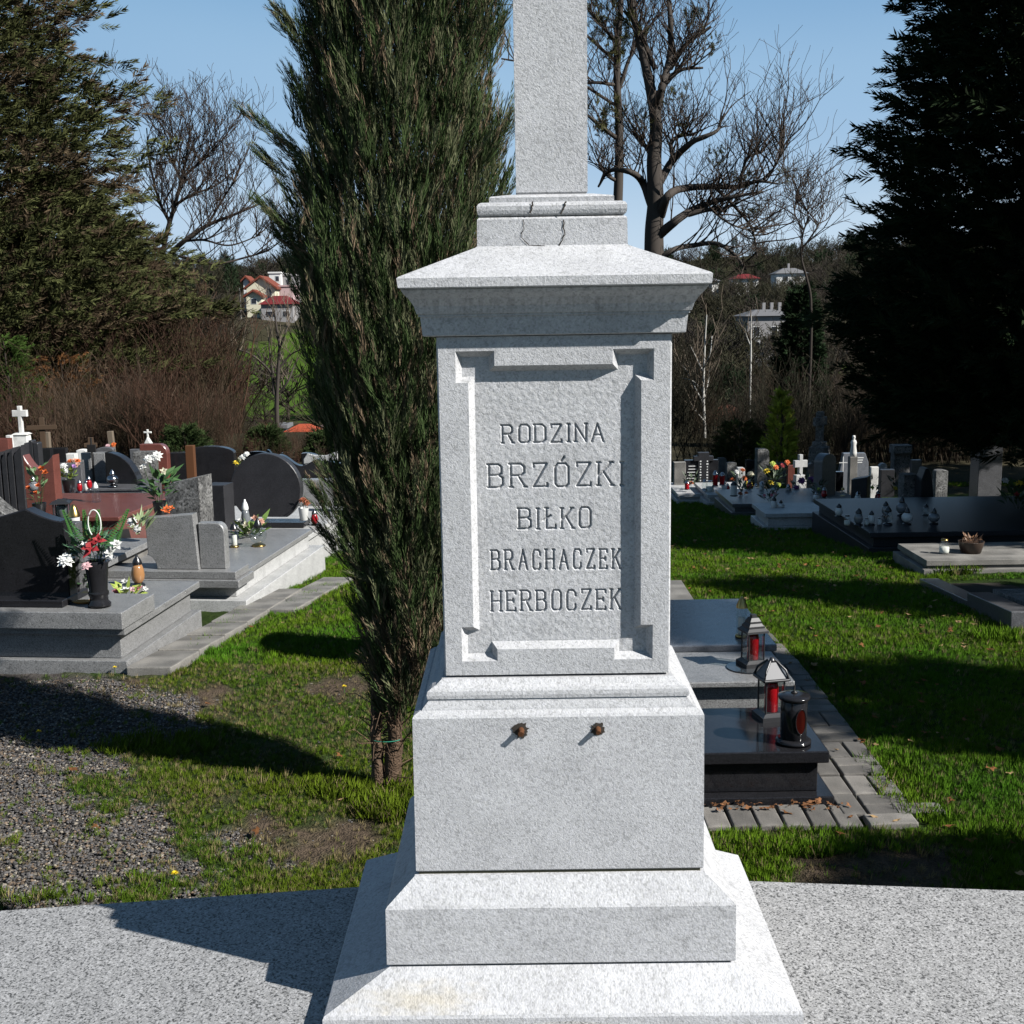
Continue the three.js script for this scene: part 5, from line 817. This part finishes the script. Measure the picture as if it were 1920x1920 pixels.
// ------------------------------------------------------------------ right: lawn-side rows
{ // long dark tomb in the trees' shade, with its row of lanterns
  const a = G(1637, 1036), top = H(a.x, -a.z) + .2;
  tomb('tomb', 'long black tomb in deep shade crowded with lanterns, right side', { x0: a.x, x1: a.x + 3.4, d0: -a.z, d1: -a.z + 2.0, top, mat: M.blackSoft, slab: .05, over: .05, kerb: .06, kerbOut: .06, turn: 0, deep: .5 });
  [[1572, 968, .16, .05, 'cap', 'M'], [1588, 975, .12, .04, 'jar', ''], [1609, 978, .2, .055, 'cap', ''], [1633, 978, .17, .045, 'cap', ''], [1664, 978, .22, .06, 'cap', ''], [1690, 960, .24, .075, 'globe', ''], [1700, 978, .2, .07, 'globe', ''], [1735, 965, .14, .045, 'cap', ''], [1750, 977, .19, .07, 'globe', ''], [1648, 980, .08, .03, 'jar', ''], [1624, 980, .08, .03, 'jar', ''], [1660, 955, .18, .05, 'cap', '']].forEach(([px, py, h, r, kind], i) => {
    const p = onY(Math.max(px, 1612), py + 18, top), ord = ['first', 'second', 'third', 'fourth', 'fifth', 'sixth', 'seventh', 'eighth', 'ninth', 'tenth', 'eleventh', 'twelfth'];
    const q = W(px, py + 18, 11.4 + (py < 970 ? .5 : 0)); q.y = top; lantern(`${kind === 'globe' ? 'round' : kind === 'jar' ? 'small jar' : 'tall'} lantern in shade on the black tomb, ${['leftmost', 'second from left', 'fourth from left', 'sixth from left', 'eighth from left', 'large pale globe in the back', 'front of the pale globes', 'slim one right of the globes', 'rightmost of all', 'tiny one between two tall ones', 'tiny one left of centre', 'back row left of the pale globe'][i]}`, q, { kind, h: h * .85, r: r * .78, glass: i % 3 === 1 ? M.glass : i % 3 ? M.smoke : M.milk, group: 'lanterns on the dark tomb' });
  });
  bouquet('yellow and red flowers in shade at the tomb head, right', V(a.x + 1.9, top, a.z - 1.2), { h: .3, w: .45, leaves: 90, leafLen: .1, leafW: .018, seed: 51, list: [['ball', 'yellow', .06, .05, .3, .1], ['ball', 'yellow', .055, -.05, .27, .1], ['ball', 'lime', .05, .14, .26, .08], ['rose', 'red', .06, -.1, .15, .15], ['rose', 'red', .06, .02, .12, .18], ['ball', 'white', .05, -.18, .3, .05]] });
  stone('headstone', 'dark pointed stele behind the lanterns on the black tomb', [1722, 1750, 876], 13.6, 'fang', M.blackSoft, { t: .2 });
  stone('headstone', 'brown-grey upright stele with flat top behind the lanterns', [1690, 1714, 888], 13.8, 'flat', M.greyRough, { t: .2 });
}
{ // grey slab with jar and planter, and the low kerbed grave before it
  const a = G(1740, 1062), top = H(a.x, -a.z) + .16;
  const L0 = onY(1740, 1050, top), B0 = onY(1714, 1028, top);
  tomb('tomb', 'flat grey concrete grave slab holding a jar and planter, right', { x0: L0.x, x1: L0.x + 2.4, d0: -L0.z, d1: Math.max(-B0.z, -L0.z + .7), top, mat: M.concrete, slab: .05, over: .02, kerb: .03, deep: .4 });
  lantern('clear jar lantern with gold lid on the grey grave slab', onY(1770, 1038, top), { kind: 'jar', h: .13, r: .042, glass: M.glass, cap: M.gold });
  bouquet('low dark bowl planter with dry reddish shoots', onY(1820, 1036, top), { h: .04, w: .2, leaves: 60, leafCol: [.2, .1, .045], leafLen: .04, leafW: .006, seed: 53, pot: [.11, .1], potMat: M.brownPlastic, name: 'bowl_planter', cat: 'planter' });
  { const s = part(numbered('white_pebble'), new THREE.IcosahedronGeometry(.028, 1).scale(1, .8, 1), M.whitePaint, scene, onGround(G(1897, 1064).x, -G(1897, 1064).z, .02)); tag(s, 'single white pebble before the grey grave slab', 'pebble'); }
  const c = G(1895, 1182), f = G(1712, 1078), o = thing('kerbed_grave', 'old low grave edged with dark stone kerbs, right edge', 'grave', V(c.x, H(c.x, -c.z), c.z), null, -.04), len = Math.min(1.9, Math.abs(f.z - c.z)); o.rotation.x = -.082;
  part('kerb', blk(0, .16, -.3, .12, 0, len * .42), M.midDark, o); part('kerb', blk(.005, .155, -.4, .06, len * .425, len), M.midDark, o); part('kerb', blk(.161, 2.2, -.3, .11, .01, .16), M.midDark, o);
  part('soil_bed', blk(.162, 2.2, -.4, .02, .162, len), std(.04, .034, .026, { roughness: 1 }), o);
  part('inner_slab', blk(.3, 2.1, -.1, .09, .3, len * .6), M.greyRough, o);
}
// far right rows
const rowTomb = (label, px0, px1, pyFront, pyBack, d, mat, opt = {}) => { const a = G(px0, pyFront), D = d ?? -a.z, p0 = W(px0, pyFront, D), p1 = W(px1, pyFront, D), top = p0.y, b = onY(px0, pyBack, top); return tomb('tomb', label, { x0: p0.x, x1: p1.x, d0: D, d1: clamp(-b.z, D + .6, D + 2.2), top, mat, slab: .05, over: .04, kerb: .06, deep: .3, group: 'tombs in the right rows', ...opt }); };
rowTomb('white slab tomb, first in the row by the monument', 1275, 1322, 926, 905, 17.6, M.white);
rowTomb('pale slab tomb with red lanterns, second in the row', 1331, 1400, 927, 905, 17.0, M.white);
rowTomb('dark granite tomb in the row, third from the monument', 1378, 1560, 944, 918, 15.2, M.midDark);
rowTomb('wide white tomb, nearest in the row on the lawn edge', 1440, 1600, 962, 944, 13.4, M.white);
rowTomb('grey tomb strip behind the wide white tomb', 1405, 1600, 937, 926, 15.9, M.concrete);
stone('headstone', 'narrow pale grey stele closest to the monument, right', [1263, 1285, 866], 18.6, 'flat', M.concrete, { t: .14 });
{ const d = 19, o = stone('headstone', 'black twin headstone with white inscriptions and raised cross centre', [1283, 1346, 862], d, 'flat', M.black, { t: .1 }); const A = W(1283, 862, d), B = W(1346, 862, d), w = B.x - A.x, h = A.y - H((A.x + B.x) / 2, d) + .05; part('cross_pillar', slabShape([[-.09, 0], [.09, 0], [.09, h - .02], [.16, h - .02], [.16, h + .06], [.09, h + .06], [.09, h + .12], [-.09, h + .12], [-.09, h + .06], [-.16, h + .06], [-.16, h - .02], [-.09, h - .02]], .12), M.blackSoft, o, V(.03, 0, .02));
  const q = rand(8), tx = M.whitePaint; for (let k = 0; k < 6; k++) part('inscription', new THREE.BoxGeometry(w * (.2 + .12 * q()), .012, .003), tx, o, V(-w * .28 + (q() - .5) * .03, h - .1 - k * .05, .053)); for (let k = 0; k < 9; k++) for (const x of [-.05, .06]) part('inscription', new THREE.BoxGeometry(.014 + .02 * q(), .02, .003), tx, o, V(.03 + x, h - .02 - k * .045, .083)); }
stone('headstone', 'tall dark tapering stone beside the round shrub', [1418, 1440, 841], 20, 'roundR', M.greyRough, { t: .22 });
stone('headstone', 'black low stone left of the tapering one', [1398, 1418, 862], 20.4, 'flat', M.black, { t: .12 });
{ const d = 17.8, c = W(1500, 885, d), y = H(c.x, d), T = W(1500, 852, d).y - y, o = thing('stone_cross', 'small pale stone cross on a stele in the right row', 'cross', V(c.x, y, -d), 'stone crosses in the right rows', .2); part('cross', crossGeo(.21, .42, .07, .34, .2).translate(0, T - .42, 0), M.white, o); part('stele', blk(-.13, .03, -.1, T - .3, -.15, -.04), M.white, o); part('block', blk(-.1, .1, -.1, T - .4, -.03, .06), M.concrete, o); }
{ const d = 20.5, c = W(1536, 850, d), y = H(c.x, d), T = W(1536, 772, d).y - y, o = thing('stone_cross', 'tall dark grey cross monument above the right row', 'cross', V(c.x, y, -d), 'stone crosses in the right rows', .9); part('pedestal', rings(0, [[-.1, .16, -.14, .14], [T - .62, .15, -.13, .13], [T - .6, .11, -.1, .1], [T - .52, .1, -.09, .09]]), M.greyRough, o); part('cross', crossGeo(.34, .56, .12, .3, .2).translate(0, T - .56, 0), M.greyRough, o); }
stone('headstone', 'arched dark headstone with pale rim in the right row', [1529, 1566, 850], 16.2, 'arch', M.midDark, { t: .16, turn: .55 });
{ const d = 18.5, o = stone('headstone', 'light grey trapezoid headstone with a white etched cross', [1563, 1630, 849], d, 'trap', M.blueGrey, { t: .1 }); const h = W(1596, 849, d).y - o.position.y; part('etched_cross', new THREE.BoxGeometry(.012, h * .42, .003), M.whitePaint, o, V(-.14, h * .72, .052)); part('etched_cross', new THREE.BoxGeometry(.13, .012, .003), M.whitePaint, o, V(-.14, h * .8, .0525)); for (let k = 0; k < 3; k++) part('inscription', new THREE.BoxGeometry(.12 - .02 * k, .016, .003), M.whitePaint, o, V(.12, h * (.9 - .05 * k), .052)); }
{ const d = 17, c = W(1599, 880, d), y = H(c.x, d), T = W(1598, 816, d).y - y, s = W(1598, 856, d).y - y, o = thing('statue', 'slender pale statue standing on a narrow grey stele', 'statue', V(c.x, y, -d)); part('stele', blk(-.06, .05, -.1, s, -.06, .06), M.concrete, o); part('figure', lathe([[0, 0], [.045, 0], [.05, .06], [.035, .16], [.045, .2], [.03, .235], [.014, .245], [.026, .27], [.02, .3], [0, .305]].map(([r, k]) => [r, k * (T - s) / .305]), 14).translate(0, s, 0), M.whiteStone, o); }
stone('headstone', 'black slab with pale side face and white top edge', [1600, 1629, 892], 14.6, 'slant', M.blackSoft, { t: .2, turn: -.5 });
stone('headstone', 'white frame-like tablet between dark stones', [1632, 1646, 875], 17.4, 'flat', M.whiteStone, { t: .08 });
stone('headstone', 'grey square-shouldered stele with cap, far right row', [1674, 1704, 842], 20, 'flat', M.greyRough, { t: .2 });
stone('headstone', 'cap block of the far grey stele', [1672, 1706, 834], 19.9, 'flat', M.greyRough, { t: .26, bottom: W(1688, 849, 19.9).y });
stone('headstone', 'dark low headstone behind the yellow flowers', [1650, 1676, 880], 18, 'flat', M.blackSoft, { t: .12 });
stone('headstone', 'tall dim grey pillar stone under the thuja, far right', [1832, 1876, 775], 16, 'low', M.midDark, { t: .3 });
const RL = [[1321, 918, 'cap', .16, .045, M.glass, M.steel, 'clear glass lantern left of the green jar, right row'], [1331, 922, 'jar', .17, .06, M.lime ?? M.glass, M.steel, 'squat glass jar lantern on the pale slab tomb'], [1341, 912, 'tube', .24, .045, M.redGlass, M.steel, 'tall red lantern with steel cap on the pale slab tomb'], [1354, 910, 'tube', .2, .045, M.redGlass, M.steel, 'second red lantern behind, on the pale slab tomb'], [1358, 921, 'cap', .17, .045, M.milk, M.steel, 'silver-capped lantern at the dark tomb corner'], [1364, 922, 'cap', .13, .035, M.redGlass, M.steel, 'small red-based lantern at the dark tomb corner'], [1376, 930, 'tube', .2, .05, M.milk, M.blackPlastic, 'white tube lantern with black cap on the dark tomb'], [1417, 926, 'cap', .16, .045, M.milk, M.steel, 'pale lantern alone on the dark tomb'], [1451, 957, 'cap', .17, .04, M.milk, M.blackPlastic, 'tall dark-capped lantern on the wide white tomb, left'], [1464, 956, 'globe', .12, .045, M.milk, M.blackPlastic, 'short round lantern on the wide white tomb'], [1497, 926, 'tube', .13, .035, M.glass, M.steel, 'glass lantern before the small stone cross'], [1572, 928, 'tube', .16, .04, M.milk, M.steel, 'white lantern near the trapezoid headstone'], [1580, 930, 'cap', .12, .035, M.glass, M.gold, 'gold-capped lantern near the trapezoid headstone']];
for (const [px, py, kind, h, r, glass, cap, lab] of RL) { const d = py > 950 ? 13.8 : py > 928 ? 15.5 : 17.3; lantern(lab, W(px, py, d), { kind, h, r, glass, cap, base: cap, group: 'lanterns in the right rows' }); }
const RB = [[1392, 908, 17.5, .5, [['ball', 'white', .09, -.12, .24], ['ball', 'orange', .08, 0, .28], ['ball', 'cream', .1, .16, .2], ['ball', 'orange', .09, .04, .12], ['ball', 'yellow', .11, .1, .02, .1], ['ball', 'orange', .08, -.2, .1]], 'round mound of orange and cream chrysanthemums'], [1452, 900, 18.2, .55, [['ball', 'yellow', .12, -.16, .18], ['ball', 'orange', .1, .02, .26], ['ball', 'lime', .09, -.04, .34], ['ball', 'red', .08, .16, .3], ['ball', 'orange', .09, .26, .36]], 'yellow and orange balls of flowers beside the golden conifer'], [1450, 915, 17.2, .4, [['ball', 'yellow', .1, -.06, .1], ['ball', 'lime', .08, .1, .06]], 'low yellow flower mound before the orange ones'], [1513, 920, 16.4, .6, [['ball', 'purple', .12, -.1, .18], ['ball', 'purple', .12, .08, .2], ['ball', 'purple', .11, .2, .1], ['ball', 'purple', .1, -.2, .05]], 'dark purple heather mound in the right row'], [1444, 940, 14.6, .3, [['ball', 'white', .05, -.06, .16], ['ball', 'pink', .05, .02, .1], ['ball', 'paleP', .05, .08, .13], ['ball', 'white', .05, .04, .2], ['ball', 'pink', .045, -.1, .1]], 'white and pink bouquet in a glass on the white tomb'], [1684, 922, 15.8, .3, [['ball', 'yellow', .07, -.06, .06], ['ball', 'orange', .07, .05, .1], ['ball', 'yellow', .06, .02, .02]], 'small yellow and orange flowers near the brown-grey stele'], [1635, 925, 15.5, .3, [['ball', 'lime', .06, 0, .1], ['ball', 'orange', .05, -.06, .03]], 'green and orange flowers right of the black slab'], [1535, 930, 15.6, .24, [['ball', 'lime', .06, 0, .12]], 'pale planter with green shoots by the arched headstone'], [1394, 928, 15.9, .3, [['ball', 'rust', .07, -.06, .02], ['ball', 'orange', .06, .05, .03]], 'flat rusty wreath on the dark tomb'], [1296, 915, 18, .3, [['ball', 'rust', .08, 0, .1], ['ball', 'white', .05, -.1, .04]], 'rust-red heather on the first white tomb']];
RB.forEach(([px, py, d, w, list, lab], i) => bouquet(lab, W(px, py, d), { h: .22, w, leaves: 40, leafLen: .09, leafW: .014, leafCol: [.035, .06, .02], seed: 60 + i, list: list.map(([k, c, r, x, y, z]) => [k, c, r, x * .75, y * .75, z]), blossomScale: .62, group: 'flowers in the right rows' }));

// more small stones that fill the right rows
for (const [a, b, top, d, prof, mat, t, lab] of [
  [1346, 1362, 858, 21.5, 'roundR', M.midDark, .1, 'dark rounded headstone beside the black twin headstone'], [1362, 1380, 866, 20.8, 'low', M.greyRough, .12, 'mottled low headstone left of the round shrub'], [1300, 1318, 852, 22.5, 'peak', M.midDark, .1, 'dark peaked headstone peeping above the twin headstone'],
  [1440, 1456, 872, 19.6, 'flat', M.black, .1, 'black square headstone right of the tapering stone'], [1458, 1474, 866, 20.6, 'arch', M.greyRough, .1, 'rough arched headstone under the golden conifer'], [1476, 1489, 872, 19.2, 'flat', M.red, .1, 'small red headstone left of the pale stone cross'],
  [1514, 1527, 868, 19.8, 'arch', M.midDark, .1, 'dark arched headstone between the two stone crosses'], [1546, 1560, 862, 21.5, 'peak', M.white, .1, 'pale peaked headstone under the tall dark cross'], [1608, 1624, 862, 21, 'low', M.midDark, .1, 'dark low headstone behind the statue stele'],
  [1648, 1662, 868, 20.5, 'arch', M.white, .1, 'pale arched headstone left of the capped grey stele'], [1708, 1726, 862, 19.5, 'flat', M.midDark, .1, 'dark flat headstone right of the capped grey stele'], [1752, 1775, 880, 17, 'low', M.greyRough, .14, 'mottled headstone in shade right of the pointed stele'],
  [1382, 1396, 876, 18.6, 'roundR', M.white, .1, 'small pale headstone before the round shrub'], [1566, 1580, 884, 16.6, 'flat', M.black, .1, 'small black headstone at the arched stone foot']]) stone('headstone', lab, [a, b, top], d, prof, mat, { t });
for (const [px, py, d, kind, h, glass, lab] of [[1405, 918, 16.6, 'cap', .14, M.redGlass, 'small red lantern right of the orange chrysanthemums'], [1428, 922, 16.4, 'tube', .15, M.milk, 'white lantern between the chrysanthemum mounds'], [1478, 926, 16.2, 'cap', .14, M.smoke, 'smoky glass lantern left of the purple heather'], [1545, 934, 15.4, 'cap', .15, M.redGlass, 'red lantern at the arched headstone foot'], [1530, 940, 15.0, 'globe', .13, M.milk, 'round white lantern before the arched headstone'], [1608, 944, 14.2, 'cap', .15, M.milk, 'white lantern before the black slab stone'], [1288, 918, 17.8, 'tube', .14, M.redGlass, 'red lantern alone on the first white tomb'], [1646, 940, 14.6, 'cap', .14, M.redGlass, 'dark red lantern behind the black tomb lanterns']]) lantern(lab, W(px, py, d), { kind, h, r: .04, glass, cap: M.steel, base: M.blackPlastic, group: 'lanterns in the right rows' });

// ------------------------------------------------------------------ houses across the valley
function house(name, label, [x0, x1, ridge, eave, base], d, { wall, roof, deep = 8, type = 'hip', wins = [], chim = 0, flatTop }) {
  const a = W(x0, eave, d), b = W(x1, eave, d), w = b.x - a.x, cx = (a.x + b.x) / 2, yb = W((x0 + x1) / 2, base, d).y, ye = a.y, yr = W((x0 + x1) / 2, ridge, d).y, o = thing(name, label, 'house', V(cx, yb, -d), 'houses across the valley'), h = ye - yb, e = .5;
  part('wall', blk(-w / 2, w / 2, -4, h, 0, deep, .02), wall, o);
  if (type === 'flat') part('roof', blk(-w / 2 - .2, w / 2 + .2, h + .01, h + .35, -.2, deep + .2, .02), roof, o);
  else if (type === 'gable') { const s = yr - ye; part('roof', slabShape([[-w / 2 - e, -.25], [0, s - .05], [w / 2 + e, -.25], [w / 2 + e, .15], [0, s + .4], [-w / 2 - e, .15]], deep + 1.2, .02).translate(0, h, -deep / 2), roof, o); part('gable_wall', slabShape([[-w / 2, 0], [w / 2, 0], [0, s - .1]], .3, .01).translate(0, h, -.14), wall, o); }
  else part('roof', boxUV(frustum([-w / 2 - e, w / 2 + e, -e, deep + e], h + .02, [-w / 5, w / 5, deep * .4, deep * .6], yr - yb)), roof, o);
  for (const [u, v, ww, hh] of wins) { const f = part('window', blk(w * u - ww / 2, w * u + ww / 2, h * v - hh / 2, h * v + hh / 2, -.05, .02, .01), M.whitePaint, o); part('pane', blk(w * u - ww / 2 + .08, w * u + ww / 2 - .08, h * v - hh / 2 + .08, h * v + hh / 2 - .08, -.06, -.051, .001), M.pane, f); }
  for (let k = 0; k < chim; k++) part('chimney', blk(-.3 + k * 1.3, .2 + k * 1.3, yr - yb - .8, yr - yb + 1.1, deep * .45, deep * .45 + .5, .02), M.wallGrey, o);
  return o;
}
house('house', 'yellow gabled house with orange roof on the left hillside', [462, 516, 520, 541, 568], 250, { wall: M.wallYellow, roof: M.tile, type: 'gable', wins: [[.28, .75, 1.3, 1.6], [-.2, .35, 1.2, 1.4], [.25, .3, 1.2, 1.4]] });
house('house', 'small yellow gabled porch house in front of the gabled one', [461, 490, 546, 556, 574], 246, { wall: M.wallYellow, roof: M.tile, type: 'gable', deep: 3, wins: [[0, .5, 1.2, 1.2]] });
house('house', 'white cube house with flat roof on the left hillside', [504, 526, 511, 513, 545], 262, { wall: M.wallWhite, roof: M.wallWhite, type: 'flat', wins: [[.2, .7, .9, 1.2]] });
house('house', 'grey side wing right of the white cube house', [527, 552, 515, 517, 545], 264, { wall: M.wallGrey, roof: M.wallGrey, type: 'flat', wins: [[0, .6, 1, 1.2], [.3, .3, 1, 1.2]] });
house('house', 'pink-walled house above the red hipped roof', [512, 548, 536, 538, 566], 254, { wall: M.wallPink, roof: M.wallPink, type: 'flat' });
house('house', 'grey house with dark red hipped roof, lowest on left hillside', [489, 549, 554, 571, 604], 240, { wall: M.wallGrey, roof: M.roofRed, wins: [[-.22, .45, 1.9, 1.3], [.28, .45, 1.5, 1.3]] });
house('house', 'thin white house at the left of the hillside group', [456, 466, 520, 527, 548], 256, { wall: M.wallWhite, roof: M.tile, type: 'gable', deep: 5 });
house('house', 'large grey house with shallow roof, right hillside', [1402, 1486, 580, 593, 668], 190, { wall: M.wallGrey, roof: M.roofGrey, deep: 10, wins: [[-.3, .62, 1.1, 1.6], [.1, .62, 1.1, 1.6], [-.3, .25, 1.1, 1.6]], chim: 3 });
house('house', 'white house with red roof on the skyline right of the cap', [1377, 1422, 513, 523, 545], 260, { wall: M.wallWhite, roof: M.roofRed, deep: 6, wins: [[-.2, .5, 1, 1.3], [.25, .5, .9, 1.3]] });
house('house', 'pale house on the skyline near the dark thuja', [1456, 1512, 502, 513, 532], 280, { wall: M.wallWhite, roof: M.roofGrey, deep: 6, wins: [[-.2, .5, 1.4, 1.3], [.2, .5, 1.4, 1.3]], chim: 1 });
house('house', 'brown-tiled bungalow in the valley right of the monument', [1328, 1408, 764, 802, 838], 100, { wall: M.wallGrey, roof: std(.12, .045, .028), deep: 5, wins: [[-.2, .5, .5, .6]] });
house('house', 'small white cottage at the cap edge on the skyline', [1335, 1348, 522, 527, 545], 265, { wall: M.wallWhite, roof: M.roofGrey, deep: 5 });
house('garden_shed', 'teal garden shed in the valley on the left', [509, 536, 800, 804, 832], 108, { wall: M.teal, roof: M.roofGrey, type: 'flat', deep: 2.5 });
house('garden_shed', 'grey garden shed with orange-red roof in the valley', [541, 588, 798, 810, 834], 104, { wall: M.wallGrey, roof: std(.36, .07, .03), deep: 3 });
house('garden_shed', 'pale pink-roofed shed right of the orange-red roof', [596, 642, 796, 806, 832], 110, { wall: M.wallGrey, roof: M.roofPink, deep: 3 });
house('garden_shed', 'small red shed at the left end of the sheds', [494, 506, 801, 806, 830], 106, { wall: std(.26, .06, .04), roof: std(.3, .06, .035), type: 'flat', deep: 2 });
{ const a = W(451, 578, 235), t = W(451, 540, 235).y - a.y; tag(part(numbered('utility_pole'), new THREE.CylinderGeometry(.12, .16, t + 2, 6).translate(0, t / 2 - 1, 0), M.concrete, scene, V(a.x, a.y, -235)), 'pale utility pole left of the hillside houses', 'pole'); }

scene.traverse(o => { if (o.isMesh) { o.castShadow = true; o.receiveShadow = true; } });

renderer.render(scene, camera);
